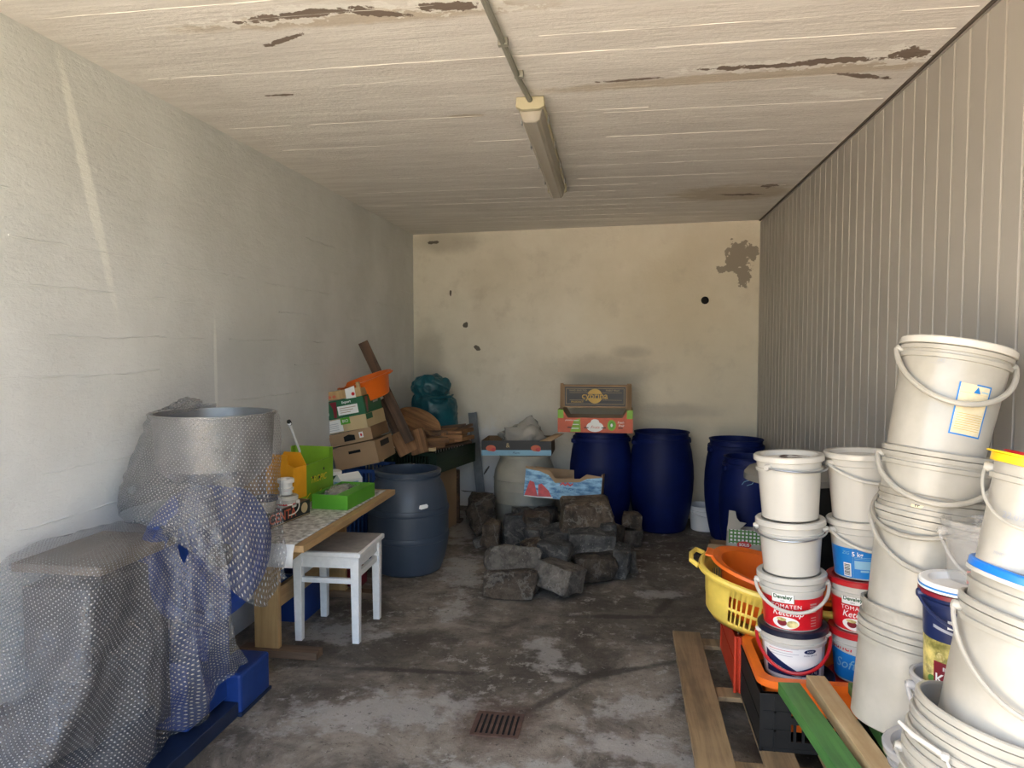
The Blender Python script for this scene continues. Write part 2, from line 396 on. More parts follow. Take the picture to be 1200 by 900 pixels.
    d['salmon'] = M('salmon_red_print', (0.60, 0.13, 0.065), 0.6, 0.12, 9)
    d['light_blue'] = M('light_blue_print', (0.25, 0.46, 0.60), 0.6, 0.1)
    d['melon_blue'] = M('icy_blue_print', (0.03, 0.21, 0.52), 0.45, 0.4, 13, col2=(0.34, 0.62, 0.80), stretch=(1, 1, 3))
    d['melon_red'] = M('melon_red_print', (0.58, 0.06, 0.06), 0.5, 0.2, 22)
    d['pot_green'] = M('pot_green_plastic', (0.012, 0.075, 0.045), 0.4, 0.1)
    d['painted'] = M('chipped_white_paint', (0.88, 0.88, 0.87), 0.5, 0.05, 30)
    d['stool_top'] = M('worn_white_seat', (0.40, 0.37, 0.34), 0.65, 0.15, 14)
    d['cloth'] = M('speckled_oilcloth', (0.36, 0.35, 0.32), 0.5, 0.3, 34, col2=(0.80, 0.79, 0.76))
    d['cloth_edge'] = M('white_oilcloth', (0.74, 0.745, 0.74), 0.5, 0.04)
    d['veneer'] = wood('light_oak_veneer', (0.52, 0.34, 0.155), (0.40, 0.245, 0.10), 0.5, 2, 14, 0.1, 0.05)
    d['veneer_x'] = wood('light_oak_edge', (0.50, 0.33, 0.16), (0.36, 0.22, 0.10), 0.5, 1, 14, 0.1, 0.05)
    d['foot_wood'] = wood('dark_oak_foot', (0.22, 0.14, 0.085), (0.13, 0.08, 0.05), 0.6, 0, 14, 0.2, 0.05)
    d['pallet_wood'] = wood('weathered_pallet_wood', (0.33, 0.225, 0.115), (0.16, 0.105, 0.055), 0.75, 1, 10, 0.4, 0.12)
    d['pale_wood'] = wood('bare_pale_wood', (0.62, 0.47, 0.27), (0.46, 0.32, 0.16), 0.65, 0, 12, 0.35, 0.05)
    d['green_wood'] = wood('green_painted_wood', (0.075, 0.235, 0.055), (0.040, 0.140, 0.034), 0.5, 0, 11, 0.3, 0.08)
    d['old_wood'] = wood('old_brown_wood', (0.33, 0.165, 0.068), (0.13, 0.060, 0.026), 0.75, 0, 12, 0.3, 0.3)
    d['dark_wood'] = wood('dark_brown_wood', (0.15, 0.080, 0.045), (0.055, 0.032, 0.020), 0.75, 0, 12, 0.3, 0.15)
    d['rock_a'] = rock_mat('grey_quarry_stone', (0.035, 0.033, 0.031), (0.125, 0.118, 0.108))
    d['rock_b'] = rock_mat('brown_quarry_stone', (0.036, 0.025, 0.018), (0.135, 0.100, 0.068))
    d['rock_c'] = rock_mat('pale_grey_stone', (0.060, 0.051, 0.042), (0.185, 0.162, 0.134))
    d['rust'] = M('rusty_iron', (0.10, 0.055, 0.04), 0.8, 0.3, 20)
    d['dark_hole'] = M('dark_hole', (0.006, 0.006, 0.006), 0.9, 0.1)
    d['machine_blue'] = M('blue_machine_paint', (0.012, 0.045, 0.215), 0.42, 0.15, 9)
    d['machine_navy'] = M('navy_machine_steel', (0.012, 0.022, 0.055), 0.4, 0.25, 9)
    d['machine_grey'] = M('grey_sheet_steel', (0.28, 0.28, 0.28), 0.4, 0.12, 6, metal=0.6)
    d['motor'] = M('dark_motor_casting', (0.05, 0.05, 0.06), 0.5, 0.2)
    d['board'] = M('grey_brown_board', (0.22, 0.18, 0.14), 0.75, 0.12, 8)
    d['lamp_body'] = M('yellowed_lamp_plastic', (0.42, 0.38, 0.26), 0.5, 0.1)
    d['lamp_cover'] = clear_mat('dusty_lamp_cover', (0.50, 0.46, 0.40), 0.62, 0.40)
    d['conduit'] = M('grey_conduit', (0.24, 0.235, 0.20), 0.5, 0.1)
    d['gingham_green'] = M('green_check_print', (0.09, 0.24, 0.05), 0.6, 0.1)
    d['paper'] = M('dull_paper', (0.46, 0.43, 0.37), 0.75, 0.06)
    d['bubble'] = bubble_mat()
    d['pink'] = M('pink_print', (0.62, 0.30, 0.26), 0.5, 0.1)
mats()

# ------------------------------------------------------------------ mesh helpers
def cr(p0, p1, p2, p3, k):
    return [0.5 * ((2 * b_) + (-a_ + c_) * k + (2 * a_ - 5 * b_ + 4 * c_ - d_) * k * k + (-a_ + 3 * b_ - 3 * c_ + d_) * k ** 3) for a_, b_, c_, d_ in zip(p0, p1, p2, p3)]
def spl(P_, n):
    out = []
    m = len(P_) - 1
    for i in range(n + 1):
        x = m * i / n; k = min(int(x), m - 1); f = x - k
        out.append(cr(P_[max(k - 1, 0)], P_[k], P_[k + 1], P_[min(k + 2, m)], f))
    return out

class MB:
    def __init__(s):
        s.v = []; s.f = []; s.mi = []; s.uv = None
    def add(s, vs_, fs, T=None, mi=0):
        b = len(s.v)
        for p in vs_:
            p = Vector(p)
            s.v.append(tuple(T @ p) if T is not None else tuple(p))
        for f in fs:
            s.f.append(tuple(i + b for i in f)); s.mi.append(mi)
        return s
    def box(s, c, d, T=None, mi=0):
        x, y, z = c; a, b, e = d[0] / 2, d[1] / 2, d[2] / 2
        vs_ = [(x + i * a, y + j * b, z + k * e) for k in (-1, 1) for j in (-1, 1) for i in (-1, 1)]
        return s.add(vs_, [(0, 2, 3, 1), (4, 5, 7, 6), (0, 1, 5, 4), (2, 6, 7, 3), (1, 3, 7, 5), (0, 4, 6, 2)], T, mi)
    def lathe(s, prof, n=40, T=None, mi=0, fn=None):
        vs_ = []; fs = []; rings = []
        for r, z in prof:
            if r < 1e-6:
                rings.append([len(vs_)]); vs_.append((0, 0, z))
            else:
                ring = []
                for k in range(n):
                    a = 2 * pi * k / n
                    p = (r * cos(a), r * sin(a), z)
                    ring.append(len(vs_)); vs_.append(fn(p) if fn else p)
                rings.append(ring)
        for A, B in zip(rings, rings[1:]):
            if len(A) == 1 and len(B) == 1:
                continue
            for k in range(n):
                k2 = (k + 1) % n
                if len(A) == 1: fs.append((A[0], B[k2], B[k]))
                elif len(B) == 1: fs.append((A[k], A[k2], B[0]))
                else: fs.append((A[k], A[k2], B[k2], B[k]))
        return s.add(vs_, fs, T, mi)
    def tube(s, pts, r, n=8, closed=False, T=None, mi=0):
        pts = [Vector(p) for p in pts]; N = len(pts); vs_ = []; fs = []
        up = None
        for i, p in enumerate(pts):
            if closed: t = pts[(i + 1) % N] - pts[i - 1]
            else: t = pts[min(i + 1, N - 1)] - pts[max(i - 1, 0)]
            t.normalize()
            if up is None: up = Vector((0, 0, 1)) if abs(t.z) < 0.9 else Vector((1, 0, 0))
            a = t.cross(up)
            if a.length < 1e-4: a = t.orthogonal()
            a.normalize(); b = a.cross(t).normalized(); up = b
            rr = r[i] if isinstance(r, (list, tuple)) else r
            for k in range(n):
                w = 2 * pi * k / n
                vs_.append(p + a * rr * cos(w) + b * rr * sin(w))
        m = N if closed else N - 1
        for i in range(m):
            j = (i + 1) % N
            for k in range(n):
                k2 = (k + 1) % n
                fs.append((i * n + k, i * n + k2, j * n + k2, j * n + k))
        if not closed:
            fs.append(tuple(range(n))[::-1]); fs.append(tuple((N - 1) * n + k for k in range(n)))
        return s.add(vs_, fs, T, mi)
    def prism(s, poly, t, T=None, holes=(), mi=0):
        """poly in x-z, extruded along y from 0 to t"""
        loops = [list(poly)] + [list(h) for h in holes]
        flat = [p for l in loops for p in l]; n = len(flat)
        tri = tessellate_polygon([[Vector((p[0], p[1], 0)) for p in l] for l in loops])
        vs_ = [(p[0], 0, p[1]) for p in flat] + [(p[0], t, p[1]) for p in flat]
        fs = [tuple(f) for f in tri] + [tuple(i + n for i in f[::-1]) for f in tri]
        b = 0
        for l in loops:
            k = len(l)
            for i in range(k):
                j = (i + 1) % k
                fs.append((b + i, b + j, b + j + n, b + i + n))
            b += k
        return s.add(vs_, fs, T, mi)
    def loft(s, rings, T=None, closed=True, cap0=False, cap1=False, mi=0, skip=None):
        n = len(rings[0]); vs_ = [p for r in rings for p in r]; fs = []
        for i in range(len(rings) - 1):
            for k in range(n if closed else n - 1):
                if skip and skip(i, k): continue
                k2 = (k + 1) % n
                fs.append((i * n + k, i * n + k2, (i + 1) * n + k2, (i + 1) * n + k))
        if cap0: fs.append(tuple(range(n))[::-1])
        if cap1: fs.append(tuple((len(rings) - 1) * n + k for k in range(n)))
        return s.add(vs_, fs, T, mi)
    def mesh(s, name, mat, smooth=True, ang=35, fix=True):
        me = bpy.data.meshes.new(name)
        me.from_pydata(s.v, [], s.f)
        for m in (mat if isinstance(mat, (list, tuple)) else [mat]):
            me.materials.append(m)
        if isinstance(mat, (list, tuple)):
            me.polygons.foreach_set('material_index', s.mi)
        if fix:
            bm = bmesh.new(); bm.from_mesh(me)
            bmesh.ops.recalc_face_normals(bm, faces=bm.faces)
            bm.to_mesh(me); bm.free()
        if smooth:
            me.shade_smooth(); me.set_sharp_from_angle(angle=radians(ang))
        me.update()
        return me
    def build(s, name, mat, parent=None, smooth=True, ang=35, bevel=0.0, fix=True, solid=0.0):
        me = s.mesh(name, mat, smooth, ang, fix)
        return obj(name, me, parent, bevel, solid)

def obj(name, me, parent=None, bevel=0.0, solid=0.0):
    o = bpy.data.objects.new(name, me)
    COL.objects.link(o)
    if parent is not None: o.parent = parent
    if solid:
        sm = o.modifiers.new('solid', 'SOLIDIFY'); sm.thickness = solid; sm.offset = 0
    if bevel:
        b = o.modifiers.new('bevel', 'BEVEL'); b.width = bevel; b.segments = 2; b.limit_method = 'ANGLE'; b.angle_limit = radians(40)
    return o

def tag(o, label=None, cat=None, group=None, kind=None):
    if label: o['label'] = label
    if cat: o['category'] = cat
    if group: o['group'] = group
    if kind: o['kind'] = kind
    return o

def thing(name, label, cat, loc=(0, 0, 0), rot=(0, 0, 0), group=None):
    o = bpy.data.objects.new(name, None)
    o.empty_display_size = 0.05
    COL.objects.link(o)
    place(o, loc, rot)
    return tag(o, label, cat, group)

def place(o, loc, rot=(0, 0, 0)):
    o.location = loc
    if isinstance(rot, Quaternion): o.rotation_euler = rot.to_euler()
    elif isinstance(rot, (int, float)): o.rotation_euler = (0, 0, rot)
    else: o.rotation_euler = rot
    return o

def copy_tree(o, parent=None):
    c = o.copy(); COL.objects.link(c)
    if parent is not None: c.parent = parent
    for ch in list(o.children): copy_tree(ch, c)
    return c

def rename_label(o, label):
    o['label'] = label
    return o

def leaning(up, spin):
    return Vector((0, 0, 1)).rotation_difference(Vector(up).normalized()) @ Quaternion((0, 0, 1), spin)

def facing(x, y):
    """spin about z that turns local -Y towards the camera's standpoint"""
    return atan2(-x, y)

_TX = {}
def text_geo(s, size, shear=0.0, bold=0.0, spacing=1.0):
    key = (s, shear, bold, spacing)
    if key not in _TX:
        cu = bpy.data.curves.new('lettering', 'FONT')
        cu.body = s; cu.size = 1.0; cu.align_x = 'CENTER'; cu.align_y = 'CENTER'; cu.shear = shear; cu.offset = bold; cu.space_character = spacing
        cu.resolution_u = 3
        o = bpy.data.objects.new('lettering', cu); COL.objects.link(o)
        dg = bpy.context.evaluated_depsgraph_get()
        me = bpy.data.meshes.new_from_object(o.evaluated_get(dg))
        _TX[key] = ([(v.co.x, v.co.y) for v in me.vertices], [tuple(p.vertices) for p in me.polygons])
        bpy.data.objects.remove(o); bpy.data.curves.remove(cu); bpy.data.meshes.remove(me)
    v, f = _TX[key]
    return [(a * size, b * size) for a, b in v], f

class Print:
    """flat print: maps (u right, v up) onto a plane or round a bucket"""
    def __init__(s, fn): s.fn = fn
    def geo(s, pts, faces, e):
        m = MB(); m.add([s.fn(u, v, e) for u, v in pts], faces); return m
    def rect(s, u0, u1, v0, v1, e=0.0006, n=10, nv=1):
        pts = [(u0 + (u1 - u0) * i / n, v0 + (v1 - v0) * j / nv) for j in range(nv + 1) for i in range(n + 1)]
        fs = [(j * (n + 1) + i, j * (n + 1) + i + 1, (j + 1) * (n + 1) + i + 1, (j + 1) * (n + 1) + i) for j in range(nv) for i in range(n)]
        return s.geo(pts, fs, e)
    def ell(s, cu, cv, ru, rv, e=0.0012, n=28):
        pts = [(cu, cv)] + [(cu + ru * .5 * cos(2 * pi * k / n), cv + rv * .5 * sin(2 * pi * k / n)) for k in range(n)] + [(cu + ru * cos(2 * pi * k / n), cv + rv * sin(2 * pi * k / n)) for k in range(n)]
        fs = []
        for k in range(n):
            k2 = (k + 1) % n
            fs += [(0, 1 + k, 1 + k2), (1 + k, 1 + n + k, 1 + n + k2, 1 + k2)]
        return s.geo(pts, fs, e)
    def strip(s, us, lo, hi, e=0.001):
        pts = [(u, l) for u, l in zip(us, lo)] + [(u, h) for u, h in zip(us, hi)]
        n = len(us)
        return s.geo(pts, [(i, i + 1, n + i + 1, n + i) for i in range(n - 1)], e)
    def poly(s, pts, e=0.001):
        tri = tessellate_polygon([[Vector((p[0], p[1], 0)) for p in pts]])
        return s.geo(pts, [tuple(t) for t in tri], e)
    def text(s, t, size, cu, cv, e=0.0018, **kw):
        v, f = text_geo(t, size, **kw)
        return s.geo([(a + cu, b + cv) for a, b in v], f, e)

def frontprint(y, x0=0.0, z0=0.0, T=None):
    """print on a face turned to local -Y at the given y"""
    if T is None: return Print(lambda u, v, e: (x0 + u, y - e, z0 + v))
    return Print(lambda u, v, e: tuple(T @ Vector((x0 + u, y - e, z0 + v))))

# ------------------------------------------------------------------ the room
XL, XR, ZC = -1.993, 1.131, 2.58
Y0, YLR, YRR = 0.30, 6.60, 6.31      # front edge, rear wall at its left and right end
def yrear(x): return YLR + (x - XL) * (YRR - YLR) / (XR - XL)

def structure(name, mb, mat, parent=None, **kw):
    o = mb.build(name, mat, parent, **kw)
    if parent is None: o['kind'] = 'structure'
    return o

structure('floor', MB().add([(XL - .2, Y0, 0), (XR + .2, Y0, 0), (XR + .2, 6.8, 0), (XL - .2, 6.8, 0), (XL - .2, Y0, -.1), (XR + .2, Y0, -.1), (XR + .2, 6.8, -.1), (XL - .2, 6.8, -.1)],
          [(0, 1, 2, 3), (4, 7, 6, 5), (0, 4, 5, 1), (1, 5, 6, 2), (2, 6, 7, 3), (3, 7, 4, 0)]), MAT['floor'], smooth=False)
structure('ground_outside', MB().box((-9.4, -9.7, -.06), (20.8, 20, .1)), MAT['ground'], smooth=False)
structure('unseen_dark_ground', MB().box((10.0, -9.7, -.06), (18, 20, .1)), MAT['added_dark_ground'], smooth=False)  # unseen dark ground, added to cut the warm bounce on the left wall

# left wall: cast in boards, so ridges stand proud where boards met
mb = MB().box((XL - .1, (Y0 + 6.8) / 2, ZC / 2), (.2, 6.8 - Y0, ZC))
rng = random.Random(3)
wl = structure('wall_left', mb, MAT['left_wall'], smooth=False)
mb = MB()
z = 0.72
while z < 2.5:
    y = Y0 + rng.uniform(0, .3)
    while y < 6.5:
        ln = rng.uniform(.25, 1.3)
        if rng.random() < .62:
            pts = []
            k = max(3, int(ln / .07))
            for i in range(k + 1):
                yy = min(6.58, y + ln * i / k)
                pts.append((XL + .0005, yy, z + .006 * noise.noise((yy * 3, z * 5, 0)) + .004 * rng.uniform(-1, 1)))
            mb.tube(pts, [rng.uniform(.0012, .0045) for _ in pts], 5)
        y += ln + rng.uniform(.02, .4)
    z += rng.choice((.145, .16, .155, .17))
tag(structure('board_ridge', mb, MAT['left_wall'], wl), kind='stuff')

# rear wall, running slightly askew
d = Vector((XR - XL, YRR - YLR, 0)); nrm = Vector((-d.y, d.x, 0)).normalized() * .2
a, b = Vector((XL - .2, yrear(XL - .2), 0)), Vector((XR + .2, yrear(XR + .2), 0))
q = [a, b, b + nrm, a + nrm]
wr = structure('wall_rear', MB().add([tuple(p) for p in q] + [(p.x, p.y, ZC) for p in q], [(0, 3, 2, 1), (4, 5, 6, 7), (0, 1, 5, 4), (1, 2, 6, 5), (2, 3, 7, 6), (3, 0, 4, 7)]), MAT['rear_wall'], smooth=False)
mb = MB()
for zz, x0, x1 in ((1.36, -1.5, 1.1), (1.80, -.75, .55), (2.08, -1.6, -.2), (2.36, -1.4, .8), (1.70, .78, 1.12), (1.12, -1.1, .2)):
    k = int((x1 - x0) / .06)
    pts = [(x0 + (x1 - x0) * i / k, yrear(x0 + (x1 - x0) * i / k) + .0005, zz + .008 * noise.noise((i * .5, zz * 9, 1))) for i in range(k + 1)]
    mb.tube(pts, [.001 + .0022 * abs(noise.noise((i * .9, zz, 4))) for i in range(k + 1)], 5)
tag(structure('board_ridge', mb, MAT['rear_wall'], wr), kind='stuff')
hx, hz = .690, 1.913
hole = MB().lathe([(0, .005), (.024, .005), (.026, .009), (.031, .009), (.033, .0)], 20, Matrix.Translation((hx, yrear(hx) - .003, hz)) @ Matrix.Rotation(radians(90), 4, 'X'))
structure('pipe_hole', hole, MAT['dark_hole'], wr)

# ceiling with the raised seams of its formwork boards
mb = MB().box(((XL + XR) / 2, (Y0 + 6.8) / 2, ZC + .1), (XR - XL + .4, 6.8 - Y0, .2))
cl = structure('ceiling', mb, MAT['ceiling'], smooth=False)
mb = MB(); rng = random.Random(11)
for yy, x0, x1, r in ((2.12, -1.95, -.75, .0042), (2.08, .1, 1.1, .003), (2.23, -1.6, -.6, .002), (2.50, -.3, 1.1, .0036), (2.655, -1.9, 1.1, .0050), (2.66, -.5, 1.1, .003), (2.83, -1.2, -.2, .0022), (3.03, -1.4, .9, .0022), (3.16, -1.2, .8, .0016), (3.30, -1.93, .1, .0045), (3.345, -.1, 1.1, .0044),
                      (3.52, -1.6, 1.0, .0016), (3.70, -1.85, -.35, .0042), (3.72, -.1, .75, .0045), (3.90, -1.5, 1.0, .0016), (4.02, -.6, 1.1, .0036), (4.14, -1.4, .8, .002), (4.28, -.7, 1.1, .0036), (4.42, -1.7, -.3, .0024), (4.60, -.3, 1.0, .0040), (4.80, -1.85, .2, .0036), (4.98, -.4, 1.05, .003),
                      (5.12, -1.7, -.2, .003), (5.25, -1.9, .5, .0036), (5.45, -.8, 1.0, .003), (5.62, -1.7, .3, .0026), (5.85, -1.2, 1.05, .003), (6.05, -1.9, .6, .0026)):
    k = int((x1 - x0) / .05)
    pts = [(x0 + (x1 - x0) * i / k, yy + .006 * noise.noise((i * .35, yy * 7, 2)), ZC + .0006) for i in range(k + 1)]
    mb.tube(pts, [max(.0007, .72 * r * (.45 + 1.0 * abs(noise.noise((i * .43, yy * 3, 5)))) * (0.25 if noise.noise((i * .19, yy * 11, 8)) > .33 else 1)) for i in range(k + 1)], 5)
tag(structure('board_ridge', mb, MAT['ceiling_seam'], cl), kind='stuff')

# right wall: pale backing, cladding boards with open joints, dark sealant under the ceiling
wrt = structure('wall_right', MB().box((XR + .12, (Y0 + 6.8) / 2, ZC / 2), (.2, 6.8 - Y0, ZC)), MAT['joint_glint'], smooth=False)
pw, step = .1078, .1143
prof = [(0, 0), (.004, .006), (.02, .006), (.02, pw - .006), (.004, pw - .006), (0, pw)]
vsx = [(-.0, .004, 0)]
pmb = MB().prism([(.0, 0), (.0, pw - .0), (-.0205, pw - .004), (-.0205, .004)], ZC - .018)
pm = pmb.mesh('panel', MAT['panel'], smooth=False)
yy = 2.279 - 17 * step
first = True
while yy < YRR - .02:
    if yy > Y0:
        o = bpy.data.objects.new('panel', pm); COL.objects.link(o); o.parent = wrt
        # prism lies x-z with depth y: turn it so its depth runs up
        o.matrix_basis = Matrix.Translation((XR + .0205, yy + pw + .003, 0)) @ Matrix(((1, 0, 0, 0), (0, 0, -1, 0), (0, 1, 0, 0), (0, 0, 0, 1)))
    yy += step
structure('trim_1', MB().box((XR - .006, (Y0 + 6.3) / 2, ZC - .0045), (.010, 6.3 - Y0, .009)), MAT['dark_trim'], smooth=False)
structure('lintel', MB().box(((XL + XR) / 2, Y0 - .1, ZC + .1), (18, .2, .2)), MAT['lintel'], smooth=False)
for nm, x0, x1 in (('wall_front_left', -9, XL), ('wall_front_right', XR, 9)):
    structure(nm, MB().box(((x0 + x1) / 2, Y0 - .1, ZC / 2), (x1 - x0, .2, ZC)), MAT['lintel'], smooth=False)
structure('roof', MB().box((0, 3.5, ZC + .26), (18, 7.0, .1)), MAT['lintel'], smooth=False)

# drain in the floor
t = thing('floor_drain', 'rusty iron drain grate set in the concrete floor', 'drain', (-.485, 2.715, 0))
MB().box((0, -.083, .002), (.19, .016, .006)).box((0, .083, .002), (.19, .016, .006)).box((-.088, 0, .002), (.016, .15, .006)).box((.088, 0, .002), (.016, .15, .006)).build('frame', MAT['rust'], t)
bar = MB().box((0, 0, .002), (.011, .15, .007)).mesh('bar', MAT['rust'], smooth=False)
for k in range(7):
    o = obj('bar', bar, t); o.location = (-.066 + k * .022, 0, 0)
MB().box((0, 0, -.0005), (.16, .15, .003)).build('pit', MAT['dark_hole'], t)

# fluorescent fitting and its conduit
t = thing('ceiling_lamp', 'dusty fluorescent tube fitting fixed under the ceiling', 'lamp', (-.405, 3.08, ZC), (0, 0, radians(1.2)))
def trap(w0, w1, z0, z1, y0, y1):
    return MB().loft([[(-w0, y, z0), (w0, y, z0), (w1, y, z1), (w1 * .6, y, z1 - .012), (-w1 * .6, y, z1 - .012), (-w1, y, z1)] for y in (y0, y1)], cap0=True, cap1=True)
trap(.056, .060, -.004, -.034, 0, 1.62).build('base_tray', MAT['lamp_body'], t, bevel=.004)
trap(.053, .040, -.036, -.092, .02, 1.60).build('diffuser', MAT['lamp_cover'], t, bevel=.006)
trap(.060, .062, -.004, -.046, -.012, .02).build('end_cap', MAT['lamp_body'], t, bevel=.004)
trap(.060, .062, -.004, -.058, 1.60, 1.632).build('end_cap', MAT['lamp_body'], t, bevel=.004)
MB().lathe([(0, 0), (.013, 0), (.013, 1.5), (0, 1.5)], 14, Matrix.Translation((0, .06, -.06)) @ Matrix.Rotation(radians(-90), 4, 'X')).build('tube', MAT['white_print'], t)
MB().box((0, .036, -.072), (.034, .03, .035)).build('tube_holder', MAT['white_print'], t, bevel=.004)
cm = MB().box((0, 0, 0), (.006, .03, .034)).mesh('clip', MAT['steel'], smooth=False)
for k in range(4):
    for sx in (-1, 1):
        o = obj('clip', cm, t); o.location = (sx * .061, .2 + k * .4, -.04)
t = thing('cable_conduit', 'grey cable conduit running along the ceiling to the lamp', 'conduit', (-.415, 0, ZC))
MB().tube([(-.005, .32, -.014), (-.01, 1.4, -.014), (-.016, 2.2, -.014), (-.004, 2.85, -.016), (.010, 3.075, -.020)], .0115, 10).build('pipe', MAT['conduit'], t)
cm = MB().box((0, 0, -.012), (.034, .022, .028)).mesh('clip', MAT['conduit'], smooth=False)
for yq, xq in ((2.50, -.01), (2.80, 0.002), (1.6, -.012)):
    o = obj('clip', cm, t); o.location = (xq, yq, 0)

# ------------------------------------------------------------------ buckets
def bucket(label, loc, Rt, Rb, H, mat, up=(0, 0, 1), spin=0.0, lid=None, handle=None, name='plastic_bucket', cat='bucket', group=None, bands=3, lid_name='lid', n=48, hmat=None):
    """body, collar bands, optional lid and handle; returns (thing, print mapper)"""
    t = thing(name, label, cat, loc, leaning(up, spin), group)
    m = MAT[mat]
    slope = (Rt - Rb) / H
    R = lambda z: Rb + slope * z
    prof = [(0, .004), (Rb - .012, .004), (Rb - .010, 0), (Rb - .003, 0), (Rb, .004)]
    hb = H - .052
    prof += [(R(hb), hb), (R(hb) + .0060, hb + .001), (R(hb) + .0075, hb + .012), (R(hb) + .001, hb + .0140)]
    if bands > 1: prof += [(R(hb) + .001, hb + .022), (R(hb) + .0065, hb + .0225), (R(hb) + .0078, hb + .034), (R(hb) + .0015, hb + .0355)]
    prof += [(Rt + .001, H - .016), (Rt + .0065, H - .015), (Rt + .0075, H - .003), (Rt + .004, H), (Rt - .001, H), (Rt - .004, H - .004)]
    prof += [(R(.008) - .0035, .008), (0, .008)]
    MB().lathe(prof, n).build('body', m, t, ang=28)
    if lid:
        lp = [(0, H - .010), (Rt - .020, H - .010), (Rt - .016, H - .002), (Rt - .010, H + .005), (Rt + .006, H + .006), (Rt + .0105, H + .002), (Rt + .0105, H - .013), (Rt + .0085, H - .015), (Rt + .0082, H - .001), (Rt - .006, H + .001), (Rt - .014, H - .008), (Rt - .018, H - .014), (0, H - .014)]
        MB().lathe(lp, n).build(lid_name, MAT[lid], t, ang=28)
    if handle:
        ha, drop, hr = handle[:3]; mt = MAT[handle[3]] if len(handle) > 3 else m
        hz_ = H - .032
        ax = Vector((cos(ha), sin(ha), 0)); nn = Vector((sin(ha), -cos(ha), 0))
        ro = Rt + .014
        pts = []
        for i in range(29):
            a_ = pi * i / 28
            pts.append(ax * ro * cos(a_) + nn * (Rt + .013 + max(0, .006 - drop * .02)) * sin(a_) + Vector((0, 0, hz_ - drop * sin(a_))))
        MB().tube(pts, hr, 8).build('handle', mt, t)
        lug = MB().lathe([(0, -.010), (.011, -.010), (.012, .004), (.009, .009), (0, .009)], 14).mesh('handle_lug', m)
        for sg in (1, -1):
            o = obj('handle_lug', lug, t)
            o.rotation_euler = (ax * sg).to_track_quat('Z', 'Y').to_euler()
            o.location = ax * sg * (Rt + .008) + Vector((0, 0, hz_))
    def fn(u, v, e):
        r = R(v) + e; a_ = u / (Rt * .5 + Rb * .5)
        return (r * sin(a_), -r * cos(a_), v)
    return t, Print(fn)

def camspin(x, y, extra=0.0): return facing(x, y) + extra

def lean_at(base, top, z):
    k = (z - base[2]) / (top[2] - base[2])
    return (base[0] + (top[0] - base[0]) * k, base[1] + (top[1] - base[1]) * k, z)

# --- column of small buckets standing in the orange tub
Ab, At = (.622, 2.66, .30), (.590, 2.665, 1.10)
upA = (At[0] - Ab[0], At[1] - Ab[1], At[2] - Ab[2])
sA = camspin(.64, 2.66)
p = lean_at(Ab, At, .208)
bucket('white bucket with a dark navy lid, lowest of its column, sunk in the orange tub', p, .128, .112, .110, 'white_a', upA, sA, lid='navy_lid', bands=1)
p = lean_at(Ab, At, .327)
t, P = bucket('white bucket with navy wave print, a red handle and a dark navy lid', p, .111, .101, .176, 'white_a', upA, sA, lid='navy_lid', handle=(radians(4), .100, .0062, 'red_lid'), bands=1)
lb = P.rect(-.115, .115, .012, .122, .0004, 16).build('label_print', MAT['white_print'], t)
us = [-.10 + .2 * i / 20 for i in range(21)]
P.strip(us[:13], [.070 - .34 * (u + .10) for u in us[:13]], [.104 - .50 * (u + .10) - .4 * (u + .1) ** 2 for u in us[:13]], .001).build('navy_wave', MAT['navy'], lb)
P.strip(us, [.022 for u in us], [.034 + .25 * abs(u + .02) ** 1.0 * (u > -.02) + .16 * max(0, -.02 - u) for u in us], .0013).build('navy_wave', MAT['navy'], lb)
P.strip(us[:14], [.054 - .28 * (u + .1) for u in us[:14]], [.058 - .26 * (u + .1) for u in us[:14]], .0016).build('pale_wave_line', MAT['grey_print'], lb)
P.text('5 kg', .015, .076, .035, .002).build('lettering', MAT['white_print'], lb)
P.ell(.060, .112, .022, .008, .001).build('logo_oval', MAT['navy'], lb)
P.text('FOOD', .008, .060, .112, .002).build('lettering', MAT['white_print'], lb)
P.text('FOOD SERVICE', .0075, .062, .098, .001).build('lettering', MAT['navy'], lb)
for k in range(4):
    P.rect(-.085, .02 - .02 * (k % 2), .120 - k * .009, .1215 - k * .009, .0012, 8).build('text_line', MAT['red'] if k == 1 else MAT['grey_print'], lb)

def ketchup(t, P, du=0.0, full=True):
    lb = P.rect(-.15, .15, .006, .118, .0004, 24).build('red_label', MAT['red'], t)
    g = P.rect(-.056 + du, .022 + du, .101, .139, .0008, 8).build('badge', MAT['green_print'], lb)
    P.rect(-.0545 + du, .0205 + du, .1025, .1375, .0014, 8).build('badge_face', MAT['white_print'], lb)
    P.text('Develey', .0195, -.017 + du, .123, .0022, bold=.03).build('lettering', MAT['green_print'], lb)
    P.text('1845', .008, -.017 + du, .109, .002).build('lettering', MAT['green_print'], lb)
    P.text('TOMATEN', .0205, -.006 + du, .089, .0012, spacing=1.12).build('lettering', MAT['white_print'], lb)
    P.text('Ketchup', .032, -.002 + du, .066, .0014, shear=.3, bold=.008).build('lettering', MAT['white_print'], lb)
    pl = P.ell(-.010 + du, .030, .048, .022, .001).build('plate_picture', MAT['white_print'], lb)
    P.ell(-.022 + du, .030, .017, .012, .0016).build('sauce_picture', MAT['dark_red'], lb)
    P.ell(.014 + du, .027, .020, .013, .0018).build('fries_picture', MAT['food_print'], lb)
    P.ell(-.024 + du, .042, .018, .006, .0019).build('fries_picture', MAT['food_print'], lb)
    for k in range(4): P.rect(.076 + du, .103 + du, .068 + k * .009, .074 + k * .009, .0012, 4).build('small_print', MAT['pink'], lb)
    for k in range(4): P.rect(.080 + du, .103 + du, .018 + k * .010, .021 + k * .010, .0012, 4).build('small_print', MAT['pink'], lb)

